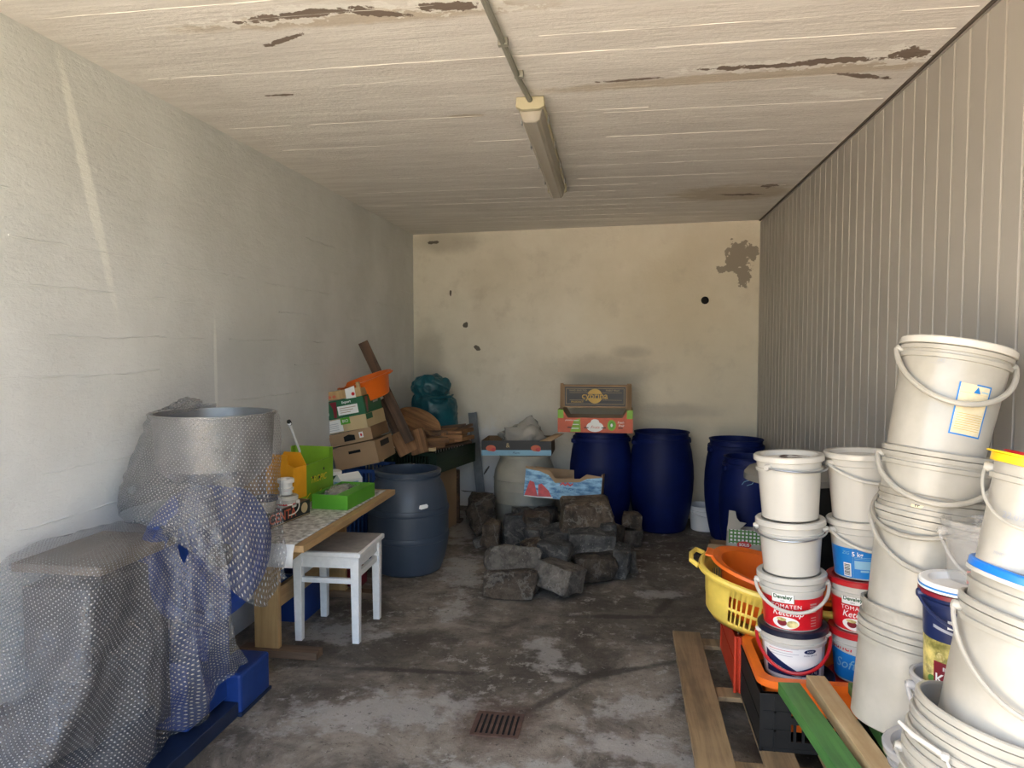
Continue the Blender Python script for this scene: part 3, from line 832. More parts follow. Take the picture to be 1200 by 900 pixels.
p = lean_at(Ab, At, .506)
t, P = bucket('red and white tomato ketchup bucket with a white handle, on the navy lid', p, .110, .098, .185, 'white_a', upA, sA, lid='white_a', handle=(radians(6), .075, .0062), bands=3)
ketchup(t, P, -.012)
p = lean_at(Ab, At, .697)
bucket('plain white bucket with wire handle round its rim, standing on the white-handled ketchup bucket', p, .110, .095, .188, 'white_a', upA, sA, lid='white_a', handle=(radians(0), .020, .0034, 'steel'), bands=1)
p = lean_at(Ab, At, .893)
t, P = bucket('white bucket with a rust-spotted lid and lifted wire handle, topmost in the orange tub column', p, .110, .096, .222, 'white_a', upA, sA, lid='white_a', handle=(radians(55), .012, .0034, 'steel'), bands=1)
rm = MB()
rng = random.Random(5)
for k in range(26):
    a_ = rng.uniform(0, 6.28); r_ = rng.uniform(0, .075); rr = rng.uniform(.004, .014)
    rm.lathe([(0, .001), (rr, .0003)], 8, Matrix.Translation((r_ * cos(a_), r_ * sin(a_), .2125)))
rm.build('lid_stains', MAT['rust'], t)

# --- the column behind it, half hidden by the big pails
Bb, Bt = (.868, 2.69, .30), (.842, 2.70, 1.12)
upB = (Bt[0] - Bb[0], Bt[1] - Bb[1], Bt[2] - Bb[2])
sB = camspin(.85, 2.69)
bucket('bucket with a bright red lid, lowest and sunk in the orange tub behind', lean_at(Bb, Bt, .205), .116, .102, .100, 'white_a', upB, sB, lid='red_lid', bands=1)
t, P = bucket('blue printed bucket with red lettering and red lid, half behind the tall pale pail', lean_at(Bb, Bt, .313), .106, .094, .178, 'white_a', upB, sB, lid='red_lid', bands=1)
us = [-.15 + .3 * i / 20 for i in range(21)]
lb = P.strip(us, [.008] * 21, [.112 - .10 * (u + .10) for u in us], .0005).build('blue_label', MAT['sky_blue'], t)
P.text('Zigeuner', .040, -.098, .128, .0012, shear=.15, bold=.01).build('lettering', MAT['red'], t)
P.text('Soft', .050, -.062, .066, .0014, shear=.35).build('lettering', MAT['light_blue'], lb)
t, P = bucket('red tomato ketchup bucket with a red lid, under the blue labelled bucket', lean_at(Bb, Bt, .497), .108, .095, .182, 'white_a', upB, sB, lid='red_lid', bands=1)
ketchup(t, P, -.012)
t, P = bucket('white bucket with a blue label and barcode, standing on a red lid', lean_at(Bb, Bt, .686), .106, .090, .200, 'white_a', upB, sB, lid='white_a', handle=(radians(35), .060, .0058), bands=1)
lb = P.rect(-.13, .13, .006, .112, .0005, 22).build('blue_label', MAT['sky_blue'], t)
P.text('5 kg', .022, -.012, .092, .0012, bold=.02).build('lettering', MAT['white_print'], lb)
P.text('ZIG', .016, -.052, .094, .0012, shear=.3).build('lettering', MAT['light_blue'], lb)
bc = P.rect(-.062, -.034, .010, .058, .001, 4).build('barcode', MAT['white_print'], lb)
for k in range(9): P.rect(-.059, -.038, .014 + k * .0045, .016 + k * .0045 + (k % 3) * .0006, .0016, 3).build('barcode_line', MAT['black_print'], lb)
P.rect(-.022, .040, .040, .070, .001, 6).build('white_panel', MAT['light_blue'], lb)
P.rect(-.002, .026, .030, .037, .001, 4).build('white_panel', MAT['light_blue'], lb)
for k in range(2): P.rect(-.022, .036, .076 + k * .005, .0775 + k * .005, .001, 6).build('text_line', MAT['light_blue'], lb)
P.rect(-.0275, -.0268, .006, .112, .001, 1).build('text_line', MAT['light_blue'], lb)
t, P = bucket('white bucket with a red printed patch on its lid, topmost behind the orange tub column', lean_at(Bb, Bt, .890), .112, .094, .235, 'white_a', upB, sB, lid='white_a', handle=(radians(35), .060, .0058), bands=1)
MB().add([(-.03, -.085, .2262), (.08, -.04, .2262), (.075, .0, .2262), (-.035, -.045, .2262)], [(0, 1, 2, 3)]).build('lid_print', MAT['dark_red'], t, fix=False)

# --- leaning column of big pails
Cb, Ct = (.772, 2.10, .44), (.920, 2.165, 1.507)
upC = (Ct[0] - Cb[0], Ct[1] - Cb[1], Ct[2] - Cb[2])
sC = camspin(.85, 2.13)
R1, R0 = .133, .116
def Cz(z): return lean_at(Cb, Ct, z)
def cpail(label, ztop, H, mat, handle=None, up=upC, dx=0, dy=0, **kw):
    u = Vector(up).normalized(); c = Vector(Cz(ztop)) - u * H
    return bucket(label, (c.x + dx, c.y + dy, c.z), R1, R1 - .011 * H / .28, H, mat, up, sC, handle=handle, name='large_pail', cat='bucket', **kw)
cpail('tall pale pail without handle, lowest of the leaning column, standing on the green plank', .715, .275, 'white_b')
cpail('dusty white pail sunk to its rim in the lowest pail of the leaning column', .772, .278, 'white_c', bands=1)
cpail('glossy cream pail with its handle hanging in front, third up the leaning column', 1.042, .305, 'white_b', handle=(radians(8), .120, .0065))
cpail('dirt-specked pail with the loose handle crossing its front, nested under the sticker pails', 1.092, .276, 'white_c', handle=(radians(-22), .085, .0065), dx=.004)
t, P = cpail('pail with a torn cream sticker and a thick handle, directly under the top pail', 1.212, .280, 'white_b', handle=(radians(2), .105, .0078), dx=-.004)
lb = P.rect(-.045, .060, .105, .150, .0008, 10).build('sticker', MAT['cream_print'], t)
P.text('#', .022, -.030, .132, .0014).build('lettering', MAT['black_print'], lb)
for k in range(4): P.rect(.025, .052, .140 - k * .007, .1425 - k * .007, .0014, 4).build('text_line', MAT['gold_print'], lb)
P.rect(-.050, .060, .152, .1535, .0006, 8).build('moulding_line', MAT['white_c'], t)
upC1 = (upC[0] + .075, upC[1] + .02, upC[2])
u = Vector(upC1).normalized(); c = Vector((.926, 2.168, 1.502)) - u * .305
t, P = bucket('white pail with a blue-edged cream sticker, topmost of the tall leaning column', tuple(c), R1 + .001, R1 - .012, .305, 'white_b', upC1, sC, lid='white_a', handle=(radians(10), .135, .0078), name='large_pail')
lb = P.rect(.022, .102, .060, .196, .0006, 10).build('sticker', MAT['cream_print'], t)
for a0, a1, b0, b1 in ((.020, .024, .058, .198), (.100, .104, .058, .198), (.020, .104, .058, .062), (.062, .104, .194, .198)):
    P.rect(a0, a1, b0, b1, .0012, 6).build('blue_edge', MAT['sky_blue'], lb)
P.poly([(.058, .174), (.076, .174), (.067, .192)], .0012).build('blue_emblem', MAT['sky_blue'], lb)
P.rect(.078, .098, .178, .181, .0012, 4).build('text_line', MAT['light_blue'], lb)
P.rect(.026, .098, .172, .1725, .0012, 4).build('text_line', MAT['gold_print'], lb)
for k in range(8): P.rect(.030, .096, .074 + k * .006, .0752 + k * .006, .0012, 6).build('text_line', MAT['gold_print'], lb)
lb2 = P.rect(-.058, -.005, .236, .2365, .0058, 6).build('stamp', MAT['grey_print'], t)
P.text('142', .013, -.030, .244, .0062, shear=.2).build('lettering', MAT['grey_print'], lb2)

# --- small printed buckets between the columns
sF = camspin(.80, 1.87)
bucket('shallow grey see-through bucket with a lid, lying low beside the nested pails', (.758, 1.875, .405), .076, .068, .105, 'grey_clear', (-.16, -.06, 1), sF, lid='grey_clear', bands=1)
bucket('grey translucent bucket with a bent handle, holding the noodle-salad bucket', (.790, 1.865, .525), .072, .062, .165, 'grey_clear', (.02, 0, 1), sF, handle=(radians(20), .100, .006), bands=1)
t, P = bucket('printed noodle-salad bucket with yellow food picture and blue-striped white lid', (.818, 1.868, .605), .080, .067, .320, 'navy', (.012, .0, 1), sF, lid='white_print', bands=1, handle=(radians(20), .06, .004, 'navy'))
P.rect(-.11, .11, .030, .185, .0006, 20).build('food_picture', MAT['salad_print'], t)
rng = random.Random(9)
for k in range(16):
    P.ell(rng.uniform(-.07, .05), rng.uniform(.05, .17), rng.uniform(.008, .016), rng.uniform(.006, .012), .0010 + k * .00003, 12).build('food_piece', MAT['food_print'] if k % 3 else MAT['gingham_green'], t)
rl = P.rect(-.052, .040, .030, .135, .0018, 8).build('red_label', MAT['dark_red'], t)
P.text('Karto', .036, -.006, .092, .0026, bold=.01).build('lettering', MAT['white_print'], rl)
P.text('Bunter', .013, -.012, .120, .0026).build('lettering', MAT['white_print'], rl)
us = [-.11 + .22 * i / 20 for i in range(21)]
P.strip(us, [.190 - .15 * max(0, u + .03) for u in us], [.262] * 21, .0012).build('navy_band', MAT['navy'], t)
P.strip(us[5:15], [.218 - .2 * (u + .06) for u in us[5:15]], [.226 - .22 * (u + .06) for u in us[5:15]], .0016).build('brown_swoosh', MAT['grey_print'], t)
P.rect(-.022, .03, .222, .243, .0018, 5).build('brand_patch', MAT['white_print'], t)
P.text('HOMANN', .012, .004, .232, .0024, bold=.02).build('lettering', MAT['dark_red'], t)
for z0, z1, mm in ((.293, .303, 'dark_red'), (.306, .311, 'white_print'), (.3115, .316, 'sky_blue')):
    MB().lathe([(.0840, z0), (.0912, z0), (.0912, z1), (.0840, z1)], 40).build('rim_stripe', MAT[mm], t)
t, P = bucket('clear see-through tub standing in the mouth of the noodle-salad bucket', (.892, 1.93, .905), .084, .072, .160, 'clear', (.03, .02, 1), sF, handle=(radians(20), .11, .004), bands=2)
P.rect(-.03, .06, .012, .045, .0008, 8).build('pink_label', MAT['pink'], t)

# --- nearest column, big pails leaning to the wall
Eb, Et = (.812, 1.60, .30), (.900, 1.645, 1.226)
upE = (.22, .035, .926)
sE = camspin(.83, 1.62)
def Ez(z): return lean_at(Eb, Et, z)
def epail(label, ztop, H, mat, Rt=.146, dx=0, **kw):
    u = Vector(upE).normalized(); c = Vector(Ez(ztop)) - u * H
    return bucket(label, (c.x + dx, c.y, c.z), Rt, Rt - .014 * H / .28, H, mat, upE, sE, name=kw.pop('name', 'large_pail'), **kw)
epail('cream pail, lowest in the nested set by the wall cladding, body in view', .612, .270, 'white_b', dx=-.078, bands=3, handle=(radians(12), .03, .003))
epail('cream pail, second from below in the nested set nearest the wall', .645, .272, 'white_b', dx=-.074, bands=2)
epail('cream pail with a knotted cord, third from below in the nested set', .680, .274, 'white_b', dx=-.068, bands=2)
epail('cream pail, uppermost of the nested set, directly under the blue-lidded pair', .715, .276, 'white_b', dx=-.060, bands=2)
epail('large glossy white pail with a long thin handle, around the blue-lidded bucket', .935, .285, 'white_b', dx=.006, handle=(radians(14), .150, .0052), bands=2)
t, P = epail('white bucket with a bright blue lid, sunk in the large glossy pail', 1.012, .278, 'white_b', dx=.006, Rt=.131, lid='blue_lid', bands=1)
MB().lathe([(.137, .2572), (.1436, .2572), (.1436, .266), (.137, .266)], 48).build('lid_skirt', MAT['white_a'], t)
u = Vector(upE).normalized(); c = Vector(Ez(1.030)) + Vector((-.062, 0, 0))
t, P = bucket('slim white bucket with a yellow and red lid, standing on the blue lid', (c.x, c.y, c.z), .080, .068, .232, 'white_b', upE, sE, lid='yellow_lid', handle=(radians(-5), .105, .0035), bands=1)
MB().lathe([(0, .236), (.066, .236), (.070, .240), (.070, .246), (0, .247)], 40).build('red_lid_top', MAT['red_lid'], t)
MB().lathe([(.076, .235), (.100, .235), (.101, .239), (.076, .240)], 40).build('lid_flange', MAT['yellow_lid'], t)
P.text('22.09.', .018, -.022, .112, .0012).build('lettering', MAT['grey_print'], t)
P.text('MHD', .010, -.032, .030, .0012).build('lettering', MAT['grey_print'], t)
# knotted cord between the nested pails and the translucent bucket
t = thing('knotted_cord', 'white cord knotted round the handle lug of the nested pails', 'cord', (0, 0, 0))
kx, ky, kz = .648, 1.515, .675
MB().tube([(kx + .0, ky + .0, kz), (kx - .02, ky + .02, kz + .008), (kx - .04, ky + .05, kz + .012), (kx - .055, ky + .09, kz + .02)], [.006, .005, .006, .004], 8).build('cord', MAT['white_a'], t)
MB().lathe([(0, -.009), (.008, -.006), (.010, 0), (.008, .006), (0, .009)], 12, Matrix.Translation((kx, ky, kz))).build('knot', MAT['white_a'], t)
MB().tube([(kx, ky, kz), (kx + .004, ky - .012, kz - .016), (kx - .004, ky - .014, kz - .03)], .003, 6).build('loose_end', MAT['white_a'], t)

# --- crates, tub, planks, pallet under them
def slat_crate(name, label, loc, size, mat, rotz=0.0, notch=True, post=.10, cat='crate'):
    w, dd, h = size
    t = thing(name, label, cat, loc, rotz)
    m = MAT[mat]
    MB().box((0, 0, .006), (w, dd, .012)).build('base', m, t)
    for sy in (-1, 1):
        y = sy * (dd / 2 - .008)
        for sx in (-1, 1):
            x = sx * (w / 2 - post / 2)
            MB().box((x, y, h / 2), (post, .012, h)).box((x, y + sy * .004, h * .36), (post, .010, .008)).box((x, y + sy * .004, h * .68), (post, .010, .008)).box((x, y + sy * .004, h - .005), (post, .014, .010)) \
                .box((x - post * .02, y + sy * .004, h / 2), (.007, .010, h)).box((x + sx * post * .48, y + sy * .004, h / 2), (.007, .012, h)).build('corner_panel', m, t)
        hi = h * (.60 if notch else 1.0)
        MB().box((0, y, .018), (w - 2 * post, .012, .036)).build('bottom_rail', m, t)
        MB().box((0, y, hi - .012), (w - 2 * post, .014, .024)).build('top_rail', m, t)
        nb = max(3, int((w - 2 * post) / .026))
        sl = MB().box((0, 0, 0), (.008, .010, hi - .05)).mesh('slat', m, smooth=False)
        for k in range(nb):
            o = obj('slat', sl, t); o.location = (-(w / 2 - post) + (w - 2 * post) * (k + .5) / nb, y, .03 + (hi - .05) / 2)
    for sx in (-1, 1):
        x = sx * (w / 2 - .006)
        MB().box((x, 0, h / 2), (.010, dd, h)).box((x + sx * .004, 0, h - .006), (.012, dd, .012)).box((x + sx * .004, 0, h * .5), (.008, dd, .010)).build('side_panel', m, t)
    return t

t = thing('wooden_pallet', 'weathered wooden pallet lying on the concrete under the crates', 'pallet', (0, 0, 0))
for x0, x1 in ((.243, .372), (.468, .578), (.66, .76), (.86, .98)):
    y0_ = 2.05
    MB().box(((x0 + x1) / 2, (y0_ + 3.44) / 2, .129), (x1 - x0, 3.44 - y0_, .022)).build('deck_board', MAT['pallet_wood'], t, bevel=.003)
for yc in (2.36, 2.89, 3.38):
    MB().box((.615, yc, .108), (.74, .085, .020)).build('cross_board', MAT['pallet_wood'], t, bevel=.003)
    for xc in (.31, .61, .92):
        MB().box((xc, yc, .049), (.10, .085, .098)).build('block', MAT['pallet_wood'], t, bevel=.003)

slat_crate('plastic_crate', 'black slatted plastic crate on the pallet, holding the orange tub', (.755, 2.635, .140), (.58, .39, .20), 'black_plastic')
slat_crate('plastic_crate', 'black plastic crate on the floor under the planks and leaning pails', (.90, 2.00, .0), (.40, .40, .395), 'black_plastic')
slat_crate('plastic_crate', 'black plastic crate on the floor under the nearest nested pails', (.80, 1.60, .0), (.46, .36, .30), 'black_plastic')
t = slat_crate('plastic_crate', 'red plastic crate on the pallet under the yellow basket', (.68, 3.06, .140), (.47, .42, .225), 'orange_red', notch=False, post=.07)
for k in range(4):
    MB().tube([(-.235 + .018 * k, -.212, .0), (-.235 + .018 * k, -.212, .222)], .007, 8).build('corner_rib', MAT['orange_red'], t)

def rring(w, d_, r, z, n=8):
    out = []
    for cx, cy, a0 in ((w / 2 - r, d_ / 2 - r, 0), (-w / 2 + r, d_ / 2 - r, pi / 2), (-w / 2 + r, -d_ / 2 + r, pi), (w / 2 - r, -d_ / 2 + r, 1.5 * pi)):
        for k in range(n + 1):
            a_ = a0 + pi / 2 * k / n
            out.append((cx + r * cos(a_), cy + r * sin(a_), z))
    return out
t = thing('orange_tub', 'rectangular orange plastic tub sitting in the black crate, full of buckets', 'tub', (.755, 2.645, .190))
w_, d_ = .50, .325
MB().loft([rring(w_, d_, .05, 0), rring(w_ + .035, d_ + .03, .055, .178), rring(w_ + .075, d_ + .065, .06, .185), rring(w_ + .085, d_ + .075, .06, .178), rring(w_ + .083, d_ + .073, .06, .165), rring(w_ + .090, d_ + .080, .06, .165), rring(w_ + .092, d_ + .082, .06, .190), rring(w_ + .030, d_ + .025, .05, .192), rring(w_ - .008, d_ - .008, .046, .005)], cap0=True, cap1=True).build('basin', MAT['orange'], t, ang=50)

def plank(name, label, p0, p1, w, th, mat, roll=0.0, cat='plank', bevel=.002, group=None, rag=0.0):
    p0 = Vector(p0); p1 = Vector(p1); dv = p1 - p0; L = dv.length
    q_ = dv.to_track_quat('X', 'Z') @ Quaternion((1, 0, 0), roll)
    mb = MB().box((L / 2, 0, 0), (L, w, th))
    o = mb.build(name, MAT[mat], None, smooth=False, bevel=bevel)
    place(o, p0, q_)
    return tag(o, label, cat, group)
plank('wooden_plank', 'green painted plank lying over the rim of the orange tub towards the camera', (.535, 2.352, .405), (.600, 1.50, .43), .068, .036, 'green_wood')
plank('wooden_plank', 'bare pale wooden plank lying beside the green plank across the orange tub', (.628, 2.40, .41), (.665, 1.50, .44), .058, .040, 'pale_wood')
plank('wooden_plank', 'green painted plank lying under the tall pale pail', (.76, 2.36, .415), (.745, 1.80, .415), .085, .034, 'green_wood')

# --- yellow laundry basket with an orange tub in it
def sring(a, b, z, e=2.6, n=240, off=(0, 0)):
    out = []
    for k in range(n):
        w = 2 * pi * k / n
        out.append((off[0] + a * math.copysign(abs(cos(w)) ** (2 / e), cos(w)), off[1] + b * math.copysign(abs(sin(w)) ** (2 / e), sin(w)), z))
    return out
bask_rot = Euler((radians(2), radians(12), radians(-12)))
t = thing('laundry_basket', 'yellow slotted plastic laundry basket on the red crate', 'basket', (.565, 2.955, .372), bask_rot)
rows = [(.200, .135, 0), (.222, .155, .022), (.232, .162, .034), (.243, .170, .082), (.247, .173, .094), (.258, .181, .142), (.268, .190, .180), (.285, .205, .192)]
def slot(i, k):
    if i not in (2, 4): return False
    k = k % 240
    ok = (159 <= k <= 227) or (42 <= k <= 104)
    return ok and (k % 3) != 0
MB().loft([sring(a_, b_, z_) for a_, b_, z_ in rows], skip=slot).build('basket_wall', MAT['yellow'], t, solid=.004, ang=60)
MB().loft([sring(.200, .135, 0)], cap0=True).build('basket_floor', MAT['yellow'], t)
MB().tube(sring(.287, .207, .194, n=80), .0135, 8, closed=True).build('rim', MAT['yellow'], t)
MB().tube([(-.292, -.09, .196), (-.325, -.075, .205), (-.335, 0, .208), (-.325, .075, .205), (-.292, .09, .196)], .010, 8).build('grip', MAT['yellow'], t)
MB().tube([(.292, -.09, .196), (.325, -.075, .205), (.335, 0, .208), (.325, .075, .205), (.292, .09, .196)], .010, 8).build('grip', MAT['yellow'], t)
t = thing('orange_tub', 'oval orange plastic tub lying in the yellow laundry basket', 'tub', (.582, 2.965, .392), Euler((radians(3), radians(13), radians(-12))))
MB().loft([sring(.15, .10, 0, 2.3, 72), sring(.185, .125, .04, 2.3, 72), sring(.232, .160, .200, 2.3, 72), sring(.262, .190, .208, 2.3, 72), sring(.268, .196, .200, 2.3, 72), sring(.271, .199, .202, 2.3, 72), sring(.266, .194, .213, 2.3, 72), sring(.230, .158, .206, 2.3, 72), sring(.183, .123, .046, 2.3, 72), sring(.15, .10, .005, 2.3, 72)], cap0=True, cap1=True).build('basin', MAT['orange'], t, ang=50)
MB().box((-.268, 0, .205), (.05, .09, .010)).build('handle_tab', MAT['orange'], t, bevel=.004)

t = thing('storage_bin', 'black bin with a grey lid, half hidden behind the white bucket columns', 'bin', (.880, 3.70, 0))
MB().lathe([(0, 0), (.14, 0), (.15, .02), (.180, .86), (.173, .86), (.145, .03), (0, .03)], 40).build('body', MAT['black_plastic'], t)
MB().lathe([(0, .925), (.15, .92), (.215, .90), (.236, .875), (.238, .845), (.226, .845), (.224, .868), (0, .88)], 40, Matrix.Translation((-.036, 0, 0))).build('lid', MAT['grey_lid'], t)

# ------------------------------------------------------------------ barrels
def barrel(label, loc, prof, mat, name='plastic_barrel', extra=(), spin=0.0, rot=None):
    t = thing(name, label, 'barrel', loc, rot if rot is not None else (0, 0, spin))
    MB().lathe(prof, 56).build('body', MAT[mat], t, ang=30)
    for nm, pr, mm in extra:
        MB().lathe(pr, 56).build(nm, MAT[mm], t, ang=30)
    return t
def blue_prof(R, H):
    k = R
    return [(0, 0), (k * .70, 0), (k * .76, .012), (k * .83, .10 * H), (k * .93, .26 * H), (k * .985, .42 * H), (k, .54 * H), (k * .985, .66 * H), (k * .93, .80 * H), (k * .86, .90 * H), (k * .835, .935 * H), (k * .825, .945 * H), (k * .825, .985 * H), (k * .86, .99 * H), (k * .865, H), (k * .80, H), (k * .79, .98 * H), (k * .80, .90 * H), (k * .94, .6 * H), (k * .92, .35 * H), (k * .76, .03), (0, .03)]
def blue_barrel(label, x, y, R, H, spin=0.0):
    t = barrel(label, (x, y, 0), blue_prof(R, H), 'blue', spin=spin)
    ring = [(R * .850, H * .905), (R * .895, H * .907), (R * .905, H * .925), (R * .890, H * .942), (R * .845, H * .945)]
    MB().lathe(ring, 56).build('neck_ring', MAT['blue'], t)
    lg = MB().box((R * .90, 0, H * .90), (.035, .05, .035)).mesh('grip_lug', MAT['blue'], smooth=False)
    for k in (0.35, 0.35 + pi):
        o = obj('grip_lug', lg, t, bevel=.006); o.rotation_euler = (0, 0, k)
    return t
blue_barrel('deep blue barrel against the rear wall with the two fruit trays on top', -.182, 5.955, .262, .815)
blue_barrel('open deep blue barrel between the fruit-tray barrel and the small white bucket', .315, 5.975, .264, .812)
blue_barrel('large deep blue barrel in the corner by the grey cladding, behind another barrel', .878, 5.76, .240, .79)
blue_barrel('scuffed deep blue barrel with the checked bag at its foot', .880, 5.19, .200, .735)
MB_s = [o for o in COL.objects if o.get('label', '').startswith('scuffed deep blue')][0]
sc = MB(); rng = random.Random(4)
Pb = Print(lambda u, v, e: ((.200 * .95 + e) * sin(u / .205), -(.200 * .95 + e) * cos(u / .205), v))
for k in range(5):
    u0 = -.06 + rng.uniform(-.03, .03); v0 = .62 + rng.uniform(-.03, .03)
pts = [(-.08, .585), (-.065, .605), (-.05, .612), (-.03, .618), (-.02, .63)]
MB().tube([Pb.fn(a_, b_ - .02, .0) for a_, b_ in pts], .0028, 6).build('scratch', MAT['light_blue'], MB_s)
MB().tube([Pb.fn(a_ + .02, b_ - .045, .0) for a_, b_ in pts[1:]], .0022, 6).build('scratch', MAT['light_blue'], MB_s)

R, H = .275, .685
prof = [(0, 0), (R * .72, 0), (R * .80, .014), (R * .90, .09), (R * .975, .18), (R * .985, .225), (R * 1.0, .228), (R * 1.01, .245), (R * 1.0, .262), (R * .985, .265), (R * .99, .33), (R * .985, .405), (R * 1.0, .408), (R * 1.008, .425), (R * .995, .442), (R * .975, .445), (R * .94, .52), (R * .86, .585), (R * .78, .625),
        (R * .765, .635), (R * .80, .637), (R * .805, .648), (R * .77, .650), (R * .77, .663), (R * .81, .664), (R * .815, .680), (R * .79, H), (R * .72, H), (R * .71, .62), (R * .9, .45), (R * .9, .2), (R * .72, .03), (0, .03)]
t = barrel('blue-grey ribbed open barrel at the end of the table', (-1.437, 4.605, 0), prof, 'blue_grey', spin=facing(-1.437, 4.605))
Pg = Print(lambda u, v, e: ((R * .915 + (.55 - v) * .36 + e) * sin(u / .25), -(R * .915 + (.55 - v) * .36 + e) * cos(u / .25), v))
Pg.poly([(.060, .470), (.072, .464), (.112, .470), (.118, .482), (.112, .494), (.066, .490)], .004).build('torn_sticker', MAT['white_print'], t)

R, H = .268, .60
prof = [(0, 0), (R * .80, 0), (R * .9, .02), (R * .97, .14), (R * .99, .19), (R * 1.0, .195), (R * .99, .20), (R * 1.0, .29), (R * .99, .30), (R * 1.01, .304), (R * 1.0, .31), (R * 1.0, .385), (R * 1.015, .39), (R * 1.0, .396), (R * .97, .45), (R * .86, .52), (R * .80, .555), (R * .79, .575), (R * .84, .578), (R * .84, .598), (R * .72, H), (R * .72, .56), (R * .9, .4), (R * .8, .03), (0, .03)]
barrel('grey-cream ribbed barrel with a fruit tray on top, behind the stones', (-.835, 6.03, 0), prof, 'cream_plastic')

t, P = bucket('small open white bucket on the floor beside the blue barrel at the rear wall', (.672, 6.01, 0), .125, .108, .205, 'white_far', spin=camspin(.67, 6.0), handle=(radians(25), .05, .0045), bands=1)

# ------------------------------------------------------------------ fruit trays and boxes
def tray(name, label, loc, rot, size, mat, front=None, cat='box', cut=None, th=.006, group=None):
    """open box: four panels and a base; front outline may dip (cut)"""
    w, dd, h = size
    t = thing(name, label, cat, loc, rot, group)
    m = MAT[mat]
    if cut:
        x0, x1, lo = cut
        poly = [(-w / 2, 0), (w / 2, 0), (w / 2, h), (x1, h), (x1 - .04, lo), (x0 + .04, lo), (x0, h), (-w / 2, h)]
    else:
        poly = [(-w / 2, 0), (w / 2, 0), (w / 2, h), (-w / 2, h)]
    MB().prism(poly, th, Matrix.Translation((0, -dd / 2, 0))).build('front_panel', MAT[front] if front else m, t, smooth=False)
    MB().prism(poly, th, Matrix.Translation((0, dd / 2 - th, 0))).build('rear_panel', m, t, smooth=False)
    for sx in (-1, 1):
        MB().box((sx * (w / 2 - th / 2), 0, h / 2), (th, dd - 2 * th, h)).build('side_panel', m, t, smooth=False)
    MB().box((0, 0, th / 2), (w - 2 * th, dd - 2 * th, th)).build('base', m, t, smooth=False)
    return t

# the two trays on the barrel: printed fronts
yw = -.06
t = tray('fruit_tray', 'orange-red printed fruit tray lying on the blue barrel', (-.226, 5.93, .816), 0, (.605, .34, .185), 'card', 'salmon', cut=(-.26, .26, .120))
P = frontprint(-.17)
P.rect(-.3025, -.255, .115, .185, .001, 2).build('leaf_print', MAT['lime'], t)
P.rect(.255, .3025, .115, .185, .001, 2).build('leaf_print', MAT['lime'], t)
P.poly([(-.20, .005), (-.115, .005), (-.12, .115), (-.17, .10)], .001).build('leaf_print', MAT['lime'], t)
for k in range(3): P.rect(-.19 + .01 * k, -.13, .03 + k * .032, .036 + k * .032, .0016, 2).build('print_line', MAT['white_print'], t)
P.ell(0, .048, .068, .042, .001).build('emblem', MAT['white_print'], t)
P.ell(0, .088, .034, .022, .0012).build('emblem', MAT['white_print'], t)
P.text('Fruta', .034, 0, .044, .0022, shear=.3).build('lettering', MAT['salmon'], t)
P.ell(.134, .062, .034, .044, .001).build('kiwi_picture', MAT['lime'], t)
P.ell(.134, .062, .022, .030, .0016).build('kiwi_picture', MAT['tray_green'], t)
P.ell(.134, .062, .009, .014, .0022).build('kiwi_picture', MAT['white_print'], t)
P.text('fresh', .026, .205, .085, .001, shear=.3).build('lettering', MAT['white_print'], t)
P.text('fruit', .026, .21, .060, .001, shear=.3).build('lettering', MAT['white_print'], t)
P.text('premium', .020, -.205, .100, .001, shear=.2).build('lettering', MAT['white_print'], t)
for xq in (-.205, -.07, .07, .205): P.rect(xq - .018, xq + .018, .036, .044, .0018, 1).build('slot', MAT['black_print'], t)
t = tray('fruit_tray', 'black printed fruit tray with a gold sun, on top of the orange-red tray', (-.224, 6.02, 1.005), (radians(-2), 0, radians(-1)), (.585, .30, .185), 'card_dark', 'card')
P = frontprint(-.15)
P.rect(-.255, .245, .012, .172, .001, 4).build('black_panel', MAT['black_print'], t)
for a0, a1, b0, b1 in ((-.243, .233, .155, .158), (-.243, .233, .028, .031), (-.243, -.240, .028, .158), (.230, .233, .028, .158), (-.215, -.06, .122, .124), (-.215, -.06, .062, .064), (.055, .215, .122, .124), (.055, .215, .062, .064)):
    P.rect(a0, a1, b0, b1, .0018, 2).build('gold_line', MAT['card_pale'], t)
P.ell(-.006, .095, .062, .060, .0014).build('gold_sun', MAT['gold_print'], t)
P.rect(-.14, .130, .078, .112, .0018, 4).build('black_band', MAT['black_print'], t)
P.text('cyprina', .074, -.006, .096, .0026, bold=.012).build('lettering', MAT['gold_print'], t)
P.text('HAND SELECTED', .019, -.145, .141, .0022).build('lettering', MAT['card_pale'], t)
P.text('FINEST FRUIT', .019, .14, .141, .0022).build('lettering', MAT['card_pale'], t)
P.text('PRODUCT', .022, -.15, .046, .0022, bold=.015).build('lettering', MAT['gold_print'], t)
MB().prism([(-.292, 0), (-.268, 0), (-.268, .215), (-.292, .215)], .03, Matrix.Translation((0, -.15, -.015))).build('corner_post', MAT['card'], t, smooth=False)
MB().prism([(.255, 0), (.292, 0), (.292, .215), (.255, .215)], .03, Matrix.Translation((0, -.15, -.015))).build('corner_post', MAT['card'], t, smooth=False)

